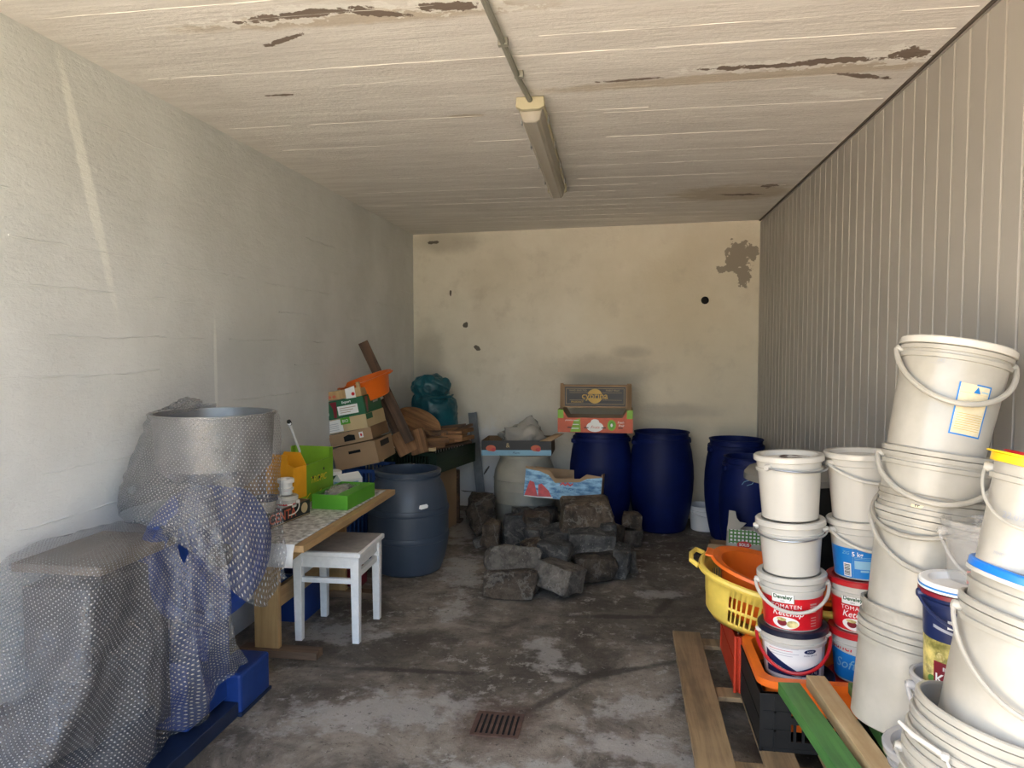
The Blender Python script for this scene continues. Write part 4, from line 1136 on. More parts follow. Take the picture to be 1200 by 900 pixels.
t = tray('fruit_tray', 'shallow black and light-blue printed fruit tray on the grey-cream barrel', (-.885, 6.02, .602), (0, radians(-1), radians(1)), (.59, .36, .125), 'card_dark', 'black_print')
P = frontprint(-.18)
P.rect(-.295, .295, .0, .046, .001, 2).build('blue_stripe', MAT['light_blue'], t)
for xq in (-.215, .165):
    P.ell(xq, .062, .042, .026, .0018).build('fruit_picture', MAT['salmon'], t)
    P.ell(xq + .02, .050, .022, .016, .0024).build('fruit_picture', MAT['melon_red'], t)
P.text('&', .055, -.07, .085, .0018).build('lettering', MAT['card_pale'], t)
P.text('Plums', .026, .0, .022, .0018, shear=.3).build('lettering', MAT['navy'], t)
MB().add([(.20, -.2, .124), (.295, -.2, .124), (.40, -.16, .180), (.33, -.13, .178)], [(0, 1, 2, 3)]).build('flap', MAT['card'], t, solid=.004, fix=False)
# crumpled film in that tray
def crumple(rx, ry, rz, seed, sub=4, amp=.4, f=5.0):
    bm = bmesh.new(); bmesh.ops.create_icosphere(bm, subdivisions=sub, radius=1)
    for v in bm.verts:
        c = v.co.copy()
        k = 1 + amp * noise.fractal(c * f * .35 + Vector((seed, 0, 0)), 1, 2, 4) + amp * .5 * abs(noise.noise(c * f + Vector((0, seed, 0))))
        v.co = Vector((c.x * rx * k, c.y * ry * k, c.z * rz * k))
    me = bpy.data.meshes.new('film'); bm.to_mesh(me); bm.free(); me.shade_smooth()
    return me
me = crumple(.20, .13, .13, 3.3); 
for v in me.vertices:
    v.co.z = v.co.z + .06 * math.exp(-((v.co.x - .08) / .06) ** 2)
    v.co.z = max(v.co.z, -.055)
me.materials.append(MAT['clear_bag'])
o = obj('plastic_film', me); place(o, (-.86, 6.03, .70)); tag(o, 'crumpled clear plastic film heaped in the black and light-blue fruit tray', 'plastic film')

# melon box, tipped on the stones
t = tray('melon_box', 'blue icy printed box with watermelon slices, propped on the stones', (-.462, 5.62, .300), (radians(-8), radians(3.5), radians(-3)), (.605, .34, .225), 'card', 'card', cut=None)
fr = [c for c in t.children if c.name.startswith('front_panel')][0]
bpy.data.objects.remove(fr)
poly = [(-.3025, 0), (.3025, 0), (.3025, .205), (.18, .215), (.13, .175), (-.06, .160), (-.11, .215), (-.3025, .235)]
fr = MB().prism(poly, .006, Matrix.Translation((0, -.17, 0))).build('front_panel', MAT['card'], t, smooth=False)
P = frontprint(-.17)
P.poly([(-.3005, .002), (.3005, .002), (.3005, .200), (.185, .180), (.13, .150), (-.06, .125), (-.115, .180), (-.19, .205), (-.3005, .215)], .001).build('icy_print', MAT['melon_blue'], t)
for pts in ([(-.295, .006), (-.185, .004), (-.225, .115), (-.26, .125)], [(-.185, .004), (-.075, .010), (-.105, .06), (-.165, .110), (-.19, .1)]):
    P.poly(pts, .0018).build('melon_slice', MAT['melon_red'], t)
P.strip([-.295, -.19, -.07], [.002, .000, .004], [.008, .007, .016], .0024).build('melon_rind', MAT['white_print'], t)
P.poly([(.12, .004), (.295, .004), (.295, .065), (.22, .055)], .0018).build('melon_slice', MAT['melon_red'], t)
P.strip([-.02, .0, .02, .04, .06, .08], [.105, .122, .108, .122, .108, .125], [.118, .140, .124, .140, .124, .140], .002).build('red_crown', MAT['melon_red'], t)
P.text('Melon', .062, .03, .080, .002, shear=.25).build('lettering', MAT['light_blue'], t)
P.text('WATER', .022, .03, .052, .002).build('lettering', MAT['light_blue'], t)
MB().prism([(.18, .12), (.3025, .12), (.3025, .235), (.19, .245)], .006, Matrix.Translation((0, .10, 0))).build('inner_flap', MAT['card'], t, smooth=False)

# --- tilted stack of boxes on a blue crate
stk = Matrix.Translation((-1.960, 4.60, .650)) @ Matrix.Rotation(radians(-12.5), 4, 'Y') @ Matrix.Rotation(radians(2), 4, 'X')
def in_stack(t, x, y, z, yaw=0.0, roll=0.0):
    m_ = stk @ Matrix.Translation((x, y, z)) @ Matrix.Rotation(radians(yaw), 4, 'Z') @ Matrix.Rotation(radians(roll), 4, 'Y')
    t.location = m_.to_translation(); t.rotation_euler = m_.to_euler()
t = slat_crate('plastic_crate', 'blue plastic crate under the tilted stack of cardboard boxes', (-1.835, 4.925, 0), (.28, .36, .645), 'crate_blue', notch=False, post=.05)
w_ = .315
t = tray('cardboard_box', 'plain brown box with a dark hand hole, lowest of the tilted stack', (0, 0, 0), 0, (w_, .36, .150), 'card')
in_stack(t, w_ / 2 + .012, .19, 0)
for c in list(t.children):
    if c.name.startswith('front_panel'): bpy.data.objects.remove(c)
MB().prism([(-w_ / 2, 0), (w_ / 2, 0), (w_ / 2, .15), (-w_ / 2, .15)], .006, Matrix.Translation((0, -.18, 0)), holes=[[(-.045, .096), (-.045, .116), (.045, .116), (.045, .096)]]).build('front_panel', MAT['card'], t, smooth=False)
MB().box((0, -.165, .106), (.12, .004, .05)).build('hand_hole', MAT['dark_hole'], t, smooth=False)
Ps = Print(lambda u, v, e: (w_ / 2 + e, u, v))
Ps.rect(-.08, .10, .095, .135, .001, 1).build('side_opening', MAT['dark_hole'], t)
MB().prism([(-w_ / 2 + .004, .15), (w_ / 2 - .004, .15), (w_ / 2 - .03, .158), (-w_ / 2 + .03, .158)], .12, Matrix.Translation((0, -.175, 0))).build('flap', MAT['card'], t, smooth=False)
t = tray('cardboard_box', 'brown fruit tray with a small white label and dark gap, second in the tilted stack', (0, 0, 0), 0, (w_ - .01, .36, .085), 'card_dark', 'card')
in_stack(t, w_ / 2 + .008, .19, .166, 1)
P = frontprint(-.18)
P.poly([(-.05, .02), (.03, .02), (.03, .055), (-.01, .065), (-.05, .055)], .001).build('hand_hole', MAT['dark_hole'], t)
P.rect(.062, .092, .026, .066, .001, 1).build('white_label', MAT['white_print'], t)
P.ell(.077, .046, .007, .010, .0016).build('label_mark', MAT['red'], t)
t = tray('cardboard_box', 'beige tray with a large white label, third in the tilted stack', (0, 0, 0), 0, (w_, .34, .095), 'card_pale')
in_stack(t, w_ / 2 - .002, .185, .254, -2, 1)
P = frontprint(-.17)
P.rect(-.155, -.02, .006, .090, .001, 2).build('white_label', MAT['white_print'], t)
P.rect(-.03, .04, .050, .096, .0016, 2).build('green_label', MAT['tray_green'], t)
P.text('BIO', .028, .005, .072, .0024).build('lettering', MAT['white_print'], t)
for k in range(4): P.rect(-.145, -.05, .02 + k * .014, .023 + k * .014, .0016, 1).build('text_line', MAT['grey_print'], t)
Ps = Print(lambda u, v, e: (w_ / 2 + e, u, v))
Ps.rect(-.165, -.05, .055, .093, .001, 1).build('green_side_print', MAT['green_card'], t)
t = tray('cardboard_box', 'dark green printed banana box with a white label, fourth in the tilted stack', (0, 0, 0), 0, (w_ + .008, .36, .125), 'green_card')
in_stack(t, w_ / 2 - .010, .19, .351, 1, 2)
P = frontprint(-.18)
lb = P.rect(-.03, .115, .018, .080, .001, 2).build('white_label', MAT['white_print'], t)
for k in range(3): P.rect(-.015, .06 + .02 * k, .032 + k * .015, .036 + k * .015, .0016, 1).build('text_line', MAT['card'], lb)
P.text('Export', .024, .04, .103, .001, bold=.02).build('lettering', MAT['white_print'], t)
P.ell(-.115, .042, .020, .024, .001).build('leaf_mark', MAT['white_print'], t)
P.ell(-.115, .042, .013, .016, .0016).build('leaf_mark', MAT['green_card'], t)
P.poly([(-.065, .006), (-.045, .006), (-.03, .115), (-.08, .115), (-.062, .07)], .001).build('pink_print', MAT['dark_red'], t)
Ps = Print(lambda u, v, e: ((w_ + .008) / 2 + e, u, v))
Ps.text('Bananen', .034, .06, .07, .001).build('lettering', MAT['white_print'], t)
Ps.poly([(-.15, .01), (-.12, .01), (-.09, .115), (-.14, .115)], .001).build('pink_print', MAT['dark_red'], t)
t = thing('wooden_crate', 'shallow thin-wood fruit crate, topmost of the tilted stack, holding the round orange tub', 'crate', (0, 0, 0))
in_stack(t, w_ / 2 - .010, .19, .480, 0, 3)
for y in (-.175, .172):
    MB().box((0, y, .030), (.325, .006, .06)).build('side_slat', MAT['veneer'], t, smooth=False)
for x in (-.160, .160):
    MB().box((x, 0, .028), (.006, .34, .05)).build('side_slat', MAT['veneer'], t, smooth=False)
    for y in (-.165, .162):
        MB().box((x * .93, y, .048), (.022, .022, .096)).build('corner_post', MAT['veneer'], t, smooth=False)
MB().box((0, 0, .004), (.32, .34, .006)).build('base', MAT['veneer'], t, smooth=False)
P = frontprint(-.178)
P.poly([(.055, -.005), (.125, -.005), (.125, .075), (.055, .062)], .002).build('white_label', MAT['white_print'], t)
P.ell(.108, .022, .012, .012, .003).build('label_mark', MAT['red'], t)
for xq in (-.10, -.065, -.03): P.ell(xq, .022, .013, .010, .001).build('fruit_mark', MAT['salmon'], t)

t = thing('orange_tub', 'round orange plastic tub tilted on the topmost crate of the box stack', 'tub', (-1.790, 4.87, 1.140), Euler((radians(10), radians(-17), 0)))
def bowl(r0, r1, h, mm, par):
    return MB().lathe([(0, 0), (r0, 0), (r0 + .01, .006), (r1 - .012, h - .02), (r1 - .004, h - .008), (r1 + .012, h - .006), (r1 + .013, h), (r1 - .006, h + .001), (r1 - .018, h - .02), (r0, .008), (0, .006)], 48).build('bowl', mm, par, ang=40)
bowl(.130, .190, .150, MAT['orange'], t)
MB().box((.188, 0, .140), (.05, .075, .012)).build('grip', MAT['orange'], t, bevel=.004)
plank('wooden_board', 'dark narrow board leaning behind the round orange tub', (-1.575, 5.10, .80), (-1.905, 5.02, 1.545), .072, .022, 'dark_wood', roll=radians(90), cat='board')

# ------------------------------------------------------------------ wood heap in the corner
slat_crate('plastic_crate', 'dark green plastic crate carrying the wood heap in the corner', (-1.555, 5.63, .535), (.46, .70, .160), 'green_black', rotz=radians(-13), notch=False, post=.06)
t = tray('cardboard_box', 'brown upright cardboard box on the floor under the dark green crate', (-1.62, 5.60, 0), radians(-13), (.32, .58, .530), 'card')
PW = [
 ('dark wide plank leaning up between the boxes and the wood heap', (-1.812, 5.17, 1.112), (-1.650, 5.27, .712), .085, .02, 'dark_wood', 90),
 ('short slab of brown wood leaning on end, left one of the pair behind the barrel', (-1.700, 5.20, .860), (-1.612, 5.20, .700), .15, .045, 'old_wood', 70),
 ('short slab of brown wood leaning on end, right one of the pair behind the barrel', (-1.580, 5.24, .875), (-1.525, 5.22, .695), .13, .045, 'old_wood', 70),
 ('brown stick lying level in the middle of the wood heap, upper one', (-1.591, 5.32, .780), (-1.370, 5.45, .776), .06, .040, 'old_wood', 0),
 ('brown stick lying level in the middle of the wood heap, lower one', (-1.577, 5.30, .742), (-1.393, 5.42, .738), .05, .036, 'old_wood', 0),
 ('long thin lath lying at the back of the wood heap under the teal bag', (-1.733, 5.88, .795), (-1.330, 5.90, .842), .06, .028, 'dark_wood', 0),
 ('brown batten lying at the end of the wood heap over the crate corner, upper one', (-1.453, 5.55, .800), (-1.285, 5.92, .808), .055, .032, 'old_wood', 0),
 ('brown batten lying at the end of the wood heap over the crate corner, lower one', (-1.420, 5.42, .752), (-1.270, 5.88, .748), .05, .032, 'old_wood', 0),
 ('dark board lying slanted along the front of the wood heap', (-1.535, 5.26, .725), (-1.290, 5.82, .725), .085, .02, 'dark_wood', 20),
 ('pale short lath lying over the crate edge next to the barrel rim', (-1.690, 5.26, .719), (-1.53, 5.25, .719), .04, .022, 'veneer', 0),
 ('light yellowish block end lying over the crate edge behind the barrel rim', (-1.520, 5.24, .722), (-1.42, 5.27, .722), .05, .024, 'pale_wood', 0),
 ('thin dark stick poking out crosswise at the crate corner', (-1.42, 5.62, .80), (-1.275, 5.90, .850), .03, .02, 'dark_wood', 0),
 ('thick brown offcut in the thick of the wood heap', (-1.70, 5.50, .78), (-1.42, 5.62, .80), .10, .06, 'dark_wood', 0),
 ('squared brown beam lying behind the level sticks of the wood heap', (-1.56, 5.52, .772), (-1.30, 5.62, .772), .07, .055, 'old_wood', 0),
 ('narrow brown slat lying on the squared beam of the wood heap', (-1.60, 5.56, .812), (-1.31, 5.66, .812), .045, .02, 'old_wood', 0),
 ('wide brown board lying flat under the teal sack', (-1.80, 6.02, .745), (-1.36, 6.10, .750), .30, .03, 'old_wood', 0),
 ('flat brown board in the wood heap behind the curved rail', (-1.66, 5.66, .80), (-1.36, 5.76, .815), .09, .025, 'old_wood', 10),
]
for l_, p0, p1, w, th, mm, ro in PW:
    plank('wood_offcut', l_, p0, p1, w, th, mm, radians(ro), cat='wood')
# curved rail
pts = []
for i in range(13):
    k = i / 12
    pts.append((-1.66 + .245 * k, 5.36 + .12 * k, .83 + .035 * sin(pi * min(1, k * 1.15)) - .05 * k))
mb = MB()
rings = []
for p_ in pts: rings.append([(p_[0], p_[1] - .014, p_[2] - .014), (p_[0], p_[1] + .014, p_[2] - .014), (p_[0], p_[1] + .014, p_[2] + .014), (p_[0], p_[1] - .014, p_[2] + .014)])
o = mb.loft(rings, cap0=True, cap1=True).build('wood_offcut', MAT['old_wood'], None, smooth=False, bevel=.003)
tag(o, 'curved brown chair rail lying on the wood heap', 'wood')
# curved round board
n = 28
outline = [(.22 * cos(2 * pi * k / n), .11 * sin(2 * pi * k / n) * (1 if sin(2 * pi * k / n) > 0 else 1.15)) for k in range(n)]
o = MB().prism(outline, .022).build('wood_offcut', MAT['old_wood'], None, smooth=False, bevel=.004)
place(o, (-1.70, 5.74, .885), Euler((radians(-26), radians(20), radians(-15))))
tag(o, 'rounded brown seat board lying tilted on the wood heap beside the teal bag', 'wood')

# teal sack
def sack():
    key = [(0, 0), (.15, 0), (.185, .04), (.197, .12), (.192, .2), (.180, .26), (.158, .29), (.140, .305), (.150, .335), (.152, .38), (.138, .43), (.105, .465), (.06, .475), (.0, .455)]
    prof = [key[0]] + [tuple(p) for p in spl([Vector((r, 0, z)) for r, z in key[1:-1]], 60)] + [key[-1]]
    prof = [(p[0], p[-1]) for p in prof]
    mb = MB(); mb.lathe(prof, 96)
    out = []
    for x, y, z in mb.v:
        a_ = atan2(y, x); r = hypot(x, y)
        q = Vector((cos(a_), sin(a_), z * 6))
        rid = 1 - abs(noise.noise(q * 2.3 + Vector((3, 1, 0)))) * 2
        rid2 = 1 - abs(noise.noise(Vector((x * 16, y * 16, z * 22)))) * 2
        top = min(1, max(0, (z - .22) / .1))
        k = 1 + .13 * noise.noise(q * 1.1) + (.05 + .07 * top) * rid + (.018 + .03 * top) * rid2
        out.append((x * k - .055 * min(1, z / .3), y * k * .85, z + (.045 * noise.noise((x * 9, y * 9, 4)) - .12 * max(0, x) ) * top + .015 * rid2 * (z > .05)))
    mb.v = out
    return mb
t = thing('plastic_sack', 'stuffed teal plastic sack with a twisted top, on the wood heap in the corner', 'bag', (-1.630, 6.12, .775), (0, 0, radians(20)))
sack().build('sack', MAT['teal'], t, ang=60)
MB().tube([(-.18, -.02, .30), (-.10, -.13, .288), (.0, -.165, .296), (.10, -.12, .300), (.135, .0, .31)], [.010, .016, .018, .014, .008], 8).build('twist_fold', MAT['teal'], t)
MB().tube([(-.13, -.05, .46), (-.06, -.11, .44), (.03, -.125, .40), (.09, -.08, .36)], [.012, .020, .018, .010], 8).build('twist_fold', MAT['teal'], t)
t = thing('post', 'dark post standing on the floor under the wood heap beside the brown box', 'post', (-1.43, 5.93, 0))
MB().box((0, 0, .225), (.07, .07, .45)).build('shaft', MAT['dark_wood'], t, smooth=False, bevel=.004)
MB().box((0, 0, .010), (.12, .12, .02)).build('foot', MAT['dark_wood'], t, smooth=False, bevel=.004)

# steel channel leaning on the rear wall
t = thing('steel_channel', 'grey galvanised steel channel leaning against the rear wall', 'metal profile', (-1.262, 6.30, 0.0), Euler((radians(-9), radians(-6.5), radians(8))))
L = .92
MB().box((0, .014, L / 2), (.075, .003, L)).build('web', MAT['zinc'], t, smooth=False)
for sx in (-1, 1):
    MB().box((sx * .037, 0, L / 2), (.003, .030, L)).build('flange', MAT['zinc'], t, smooth=False)
    MB().box((sx * .030, -.014, L / 2), (.015, .003, L)).build('lip', MAT['zinc'], t, smooth=False)

# ------------------------------------------------------------------ heap of quarry stones
def stone(label, c, size, mat, seed, rot=(0, 0, 0), block=0.5, ground=False):
    """angular stone: hull of jittered points, roughened"""
    rg = random.Random(seed)
    bm = bmesh.new()
    w, dd, h = size
    for sx in (-1, 1):
        for sy in (-1, 1):
            for sz in (-1, 1):
                bm.verts.new((sx * w / 2 * rg.uniform(.45 + .4 * block, 1), sy * dd / 2 * rg.uniform(.45 + .4 * block, 1), sz * h / 2 * rg.uniform(.5 + .4 * block, 1)))
    for k in range(int(11 * (1 - block)) + 3):
        v = Vector((rg.uniform(-1, 1), rg.uniform(-1, 1), rg.uniform(-1, 1))).normalized()
        bm.verts.new((v.x * w * .54, v.y * dd * .54, v.z * h * .54))
    bmesh.ops.convex_hull(bm, input=bm.verts)
    for v in [v for v in bm.verts if not v.link_faces]: bm.verts.remove(v)
    bmesh.ops.triangulate(bm, faces=bm.faces)
    bmesh.ops.bevel(bm, geom=list(bm.edges), offset=min(size) * .035, segments=1, affect='EDGES')
    bmesh.ops.triangulate(bm, faces=bm.faces)
    long = [e for e in bm.edges if e.calc_length() > .05]
    bmesh.ops.subdivide_edges(bm, edges=long, cuts=3, use_grid_fill=True)
    bmesh.ops.triangulate(bm, faces=bm.faces)
    bmesh.ops.recalc_face_normals(bm, faces=bm.faces)
    bm.normal_update()
    sv = Vector((seed * 3.1, seed, 0))
    for v in bm.verts:
        nz = noise.fractal(v.co * 9 + sv, 1, 2, 5)
        v.co = v.co + v.normal * nz * min(size) * .085
    me = bpy.data.meshes.new('stone'); bm.to_mesh(me); bm.free()
    me.shade_smooth(); me.set_sharp_from_angle(angle=radians(24)); me.materials.append(MAT[mat])
    e = Euler(tuple(radians(a_) for a_ in rot))
    zz = c[2]
    if ground:
        zz = -min((e.to_matrix() @ v.co).z for v in me.vertices) - .001
    o = obj('stone', me); place(o, (c[0], c[1], zz), e)
    return tag(o, label, 'stone', 'quarry stones heaped on the floor')
ST = [
 ('tall brown stone standing at the rear left of the heap, below the steel channel', (-1.124, 5.552, .157), (.235, .24, .325), 'rock_b', 1, (4, -6, 20), .3, 1),
 ('pale-topped stone behind the tall brown one, at the foot of the steel channel', (-1.190, 5.86, .150), (.24, .22, .30), 'rock_c', 2, (0, 8, 10), .3, 1),
 ('dark rough stone leaning left of the upright grey block', (-.965, 5.16, .106), (.175, .22, .22), 'rock_b', 3, (0, 12, 0), .3, 1),
 ('upright grey block with pale streaks, at the left of the heap', (-.802, 5.203, .127), (.19, .20, .265), 'rock_a', 4, (-6, 3, 12), .8, 1),
 ('small flat pale stone on the floor at the left edge of the heap', (-1.054, 5.20, .037), (.13, .10, .07), 'rock_c', 5, (0, -14, 20), .4, 1),
 ('grey stone standing behind the upright block, under the melon box', (-.790, 5.52, .125), (.165, .18, .25), 'rock_a', 6, (0, 0, 20), .6, 1),
 ('dark stone under the left half of the melon box', (-.600, 5.55, .125), (.21, .22, .25), 'rock_a', 7, (0, 0, -10), .6, 1),
 ('flat brown slab on the grey slab in the middle of the heap', (-.619, 5.14, .245), (.215, .20, .085), 'rock_b', 8, (6, 2, 15), .6, 0),
 ('grey slab under the flat brown slab in the middle of the heap', (-.573, 5.02, .155), (.24, .24, .10), 'rock_a', 9, (-5, 3, -8), .7, 0),
 ('large veined brown boulder on top of the heap, below the melon box', (-.272, 4.97, .312), (.43, .32, .285), 'rock_b', 10, (5, -4, 10), .2, 0),
 ('long squared block carrying the large boulder', (-.214, 4.77, .195), (.34, .26, .155), 'rock_a', 12, (3, 0, 6), .9, 0),
 ('dark wedge-shaped stone left of the large boulder', (-.464, 4.84, .185), (.18, .22, .125), 'rock_a', 13, (12, -8, 30), .6, 0),
 ('square-faced dark block in the centre of the heap', (-.435, 4.50, .160), (.215, .20, .19), 'rock_a', 14, (-4, 6, -6), .95, 0),
 ('small rust-brown stone between the front boulder and the square-faced block', (-.597, 4.72, .160), (.15, .16, .10), 'rock_b', 15, (0, -16, 20), .4, 0),
 ('broad pale boulder at the front left, lying on another stone', (-.687, 4.29, .168), (.36, .31, .25), 'rock_c', 16, (-8, 8, 14), .35, 0),
 ('low dark boulder at the front left, under the broad pale one', (-.660, 4.215, .077), (.36, .28, .165), 'rock_b', 17, (0, 0, -6), .6, 1),
 ('sloping wedge of stone at the front of the heap', (-.384, 4.245, .075), (.27, .27, .16), 'rock_c', 18, (-14, 10, -24), .8, 1),
 ('faceted brown stone with pale veins at the front right, under the long block', (-.175, 4.577, .080), (.325, .26, .170), 'rock_b', 19, (0, -4, 8), .4, 1),
 ('black rounded stone right of the faceted brown stone', (-.005, 4.66, .102), (.13, .24, .205), 'rock_a', 20, (0, 6, 0), .2, 1),
 ('thin pale slab standing behind the black rounded stone', (.062, 4.80, .079), (.07, .20, .17), 'rock_c', 21, (0, -8, 6), .7, 1),
 ('rust-brown stone lying on the layered grey one, right of the heap', (.069, 5.38, .205), (.145, .16, .125), 'rock_b', 22, (0, 3, 5), .6, 0),
 ('layered grey stone on the floor right of the heap, in front of the blue barrels', (.073, 5.40, .070), (.18, .18, .145), 'rock_c', 23, (0, 0, 8), .7, 1),
 ('dark brown stone between the large boulder and the layered grey stone', (-.052, 5.08, .110), (.13, .17, .24), 'rock_b', 24, (0, 5, 0), .4, 1),
 ('small greenish stone wedged under the right end of the large boulder', (-.100, 4.86, .265), (.11, .12, .08), 'rock_a', 25, (0, 0, 20), .7, 0),
 ('dark stone on the floor under the square-faced block', (-.430, 4.58, .045), (.24, .24, .10), 'rock_a', 26, (0, 0, 15), .6, 1),
 ('dark stone on the floor under the small rust-brown stone', (-.640, 4.80, .06), (.22, .26, .115), 'rock_a', 27, (0, 0, -12), .6, 1),
 ('dark stone on the floor under the large boulder', (-.340, 5.02, .10), (.36, .30, .19), 'rock_a', 28, (0, 0, 12), .6, 1),
 ('dark stone on the floor under the grey slab', (-.600, 5.14, .06), (.25, .26, .115), 'rock_a', 29, (0, 0, 30), .6, 1),
 ('dark stone on the floor under the long squared block', (-.190, 4.86, .06), (.30, .24, .125), 'rock_a', 30, (0, 0, 4), .6, 1),
]
for l_, c, sz, mm, sd, ro, bl, gr in ST:
    stone(l_, c, sz, mm, sd, ro, bl, bool(gr))

# ------------------------------------------------------------------ checked bag and carton at the right barrels
t = thing('paper_sack', 'torn paper sack with green checks and red oval, at the scuffed barrel', 'bag', (.815, 4.93, 0), (0, 0, facing(.815, 4.93)))
mb = MB()
rings = []
for i, (z, w, dd) in enumerate(((0, .22, .10), (.02, .235, .12), (.12, .235, .125), (.24, .23, .115), (.285, .225, .095))):
    r_ = rring(w, dd, min(w, dd) * .32, z, 4)
    rings.append([(x + .006 * noise.noise((x * 9, y * 9, z * 12)), y + .008 * noise.noise((x * 11, 3, z * 10)), zz) for x, y, zz in r_])
mb.loft(rings, cap0=True).build('sack', MAT['paper'], t, ang=50)
MB().prism([(-.112, .27), (-.015, .27), (-.030, .285), (.012, .33), (-.03, .335), (-.05, .36), (-.058, .405), (-.100, .41), (-.105, .33)], .004, Matrix.Translation((0, -.045, 0))).build('torn_flap', MAT['paper'], t, smooth=False)
Ty = Matrix.Translation((0, -.066, 0))
P = Print(lambda u, v, e: (u, -.0735 - e + max(0, v - .14) * .12, v))
ck = P.rect(-.10, .112, .195, .285, .0008, 8, 4).build('check_print', MAT['white_print'], t)
for k in range(9): P.rect(-.10 + .0245 * k, -.10 + .0245 * k + .0105, .195, .285, .0014, 1, 4).build('check_stripe', MAT['gingham_green'], ck)
for k in range(4): P.rect(-.10, .112, .200 + .0235 * k, .210 + .0235 * k, .0020, 6, 1).build('check_stripe', MAT['gingham_green'], ck)
ov = P.ell(.0, .188, .046, .024, .0028).build('red_oval', MAT['red'], t)
P.text('SOLIS', .026, 0, .188, .0036, bold=.02).build('lettering', MAT['white_print'], ov)
for a0, a1 in ((-.085, -.03), (.045, .105)): P.rect(a0, a1, .098, .112, .001, 2).build('text_line', MAT['dark_red'], t)
for a0, a1 in ((-.085, .0), (.045, .105)): P.rect(a0, a1, .078, .084, .001, 2).build('text_line', MAT['grey_print'], t)
t = tray('cardboard_box', 'small crumpled brown carton on the floor left of the checked sack', (.655, 4.99, 0), (0, 0, radians(-12)), (.13, .12, .165), 'card_dark', 'card')

# ------------------------------------------------------------------ table and stool
TZ = .655
t = thing('table', 'light oak trestle table along the left wall with a speckled oilcloth', 'table', (-1.665, 3.45, 0))
MB().box((0, 0, TZ - .018), (.630, 1.24, .030)).build('tabletop', MAT['veneer_x'], t, smooth=False, bevel=.002)
for y in (-.265, .575):
    MB().box((-.045, y, .32), (.125, .032, .602)).build('leg', MAT['veneer'], t, smooth=False, bevel=.002)
    MB().box((.02, y, .020), (.40, .075, .038)).build('foot', MAT['foot_wood'], t, smooth=False, bevel=.003)
    br = MB().prism([(.015, TZ - .24), (.015, TZ - .16), (.20, TZ - .034), (.27, TZ - .034)], .026, Matrix.Translation((0, y - .013, 0))).build('brace', MAT['veneer'], t, smooth=False)
MB().box((-.045, .155, .25), (.024, .81, .10)).build('stretcher', MAT['veneer_x'], t, smooth=False)
# oilcloth: lies on the top, edge folded down at the near end
t = thing('oilcloth', 'speckled grey and white oilcloth spread on the oak table, hanging over its near end', 'tablecloth', (-1.665, 3.45, TZ))
mb = MB(); nx, ny = 24, 40
vs_, fs = [], []
for j in range(ny + 1):
    for i in range(nx + 1):
        x = -.315 + .59 * i / nx; s_ = -.715 + 1.29 * j / ny
        edge = .0 if i < nx - 3 else 0
        if s_ < -.622:
            y = -.624 - .006 - .01 * abs(noise.noise((x * 6, 1, 0))); z = -.004 + (s_ + .622)
            x2 = x + .04 * (s_ + .622) * 1.5 * (i / nx)
        else:
            y = s_; z = .001 + .0015 * noise.noise((x * 7, s_ * 7, 0)); x2 = x
        vs_.append((x2, y, z))
for j in range(ny):
    for i in range(nx): fs.append((j * (nx + 1) + i, j * (nx + 1) + i + 1, (j + 1) * (nx + 1) + i + 1, (j + 1) * (nx + 1) + i))
mb.add(vs_, fs, None)
mb.mi = [1 if (f[0] // (nx + 1)) < 3 else 0 for f in fs]
mb.build('cloth', [MAT['cloth'], MAT['cloth_edge']], t, fix=False, solid=.0015)

t = thing('stool', 'white painted wooden stool with chipped legs and worn grey seat, tucked under the table', 'stool', (-1.490, 3.545, 0), (0, 0, radians(1.5)))
MB().box((0, 0, .458), (.375, .40, .026)).build('seat', MAT['painted'], t, smooth=False, bevel=.005)
MB().box((0, 0, .4722), (.345, .372, .002)).build('seat_surface', MAT['stool_top'], t, smooth=False)
lg = MB().loft([[(-.021 * k, -.021 * k, z), (.021 * k, -.021 * k, z), (.021 * k, .021 * k, z), (-.021 * k, .021 * k, z)] for z, k in ((0, .85), (.445, 1.08))], cap0=True, cap1=True).mesh('leg', MAT['painted'], smooth=False)
for sx in (-1, 1):
    for sy in (-1, 1):
        o = obj('leg', lg, t, bevel=.002); o.location = (sx * .152, sy * .165, 0)
for sy in (-1, 1):
    MB().box((0, sy * .165, .415), (.28, .022, .060)).build('apron', MAT['painted'], t, smooth=False)
    MB().box((0, sy * .165, .318), (.28, .020, .026)).build('stretcher', MAT['painted'], t, smooth=False)
for sx in (-1, 1):
    MB().box((sx * .152, 0, .415), (.022, .30, .060)).build('apron', MAT['painted'], t, smooth=False)
    MB().box((sx * .152, 0, .345), (.020, .30, .030)).build('stretcher', MAT['painted'], t, smooth=False)

# below the table
t = thing('storage_box', 'blue plastic box on the floor under the table, beside the near table leg', 'box', (-1.82, 3.72, 0))
MB().loft([rring(.20, .26, .02, 0), rring(.215, .28, .02, .25), rring(.235, .30, .02, .255), rring(.235, .30, .02, .27), rring(.205, .27, .02, .27), rring(.19, .25, .02, .01)], cap0=True, cap1=True).build('basin', MAT['machine_blue'], t, ang=50)
t = thing('storage_box', 'dark red box on the floor under the far end of the table', 'box', (-1.70, 4.255, 0))
MB().loft([rring(.15, .12, .01, 0), rring(.15, .12, .01, .27)], cap0=True).build('body', MAT['dark_red'], t, ang=50, solid=.004)
MB().box((0, 0, .276), (.156, .126, .014)).build('lid', MAT['dark_red'], t, smooth=False)

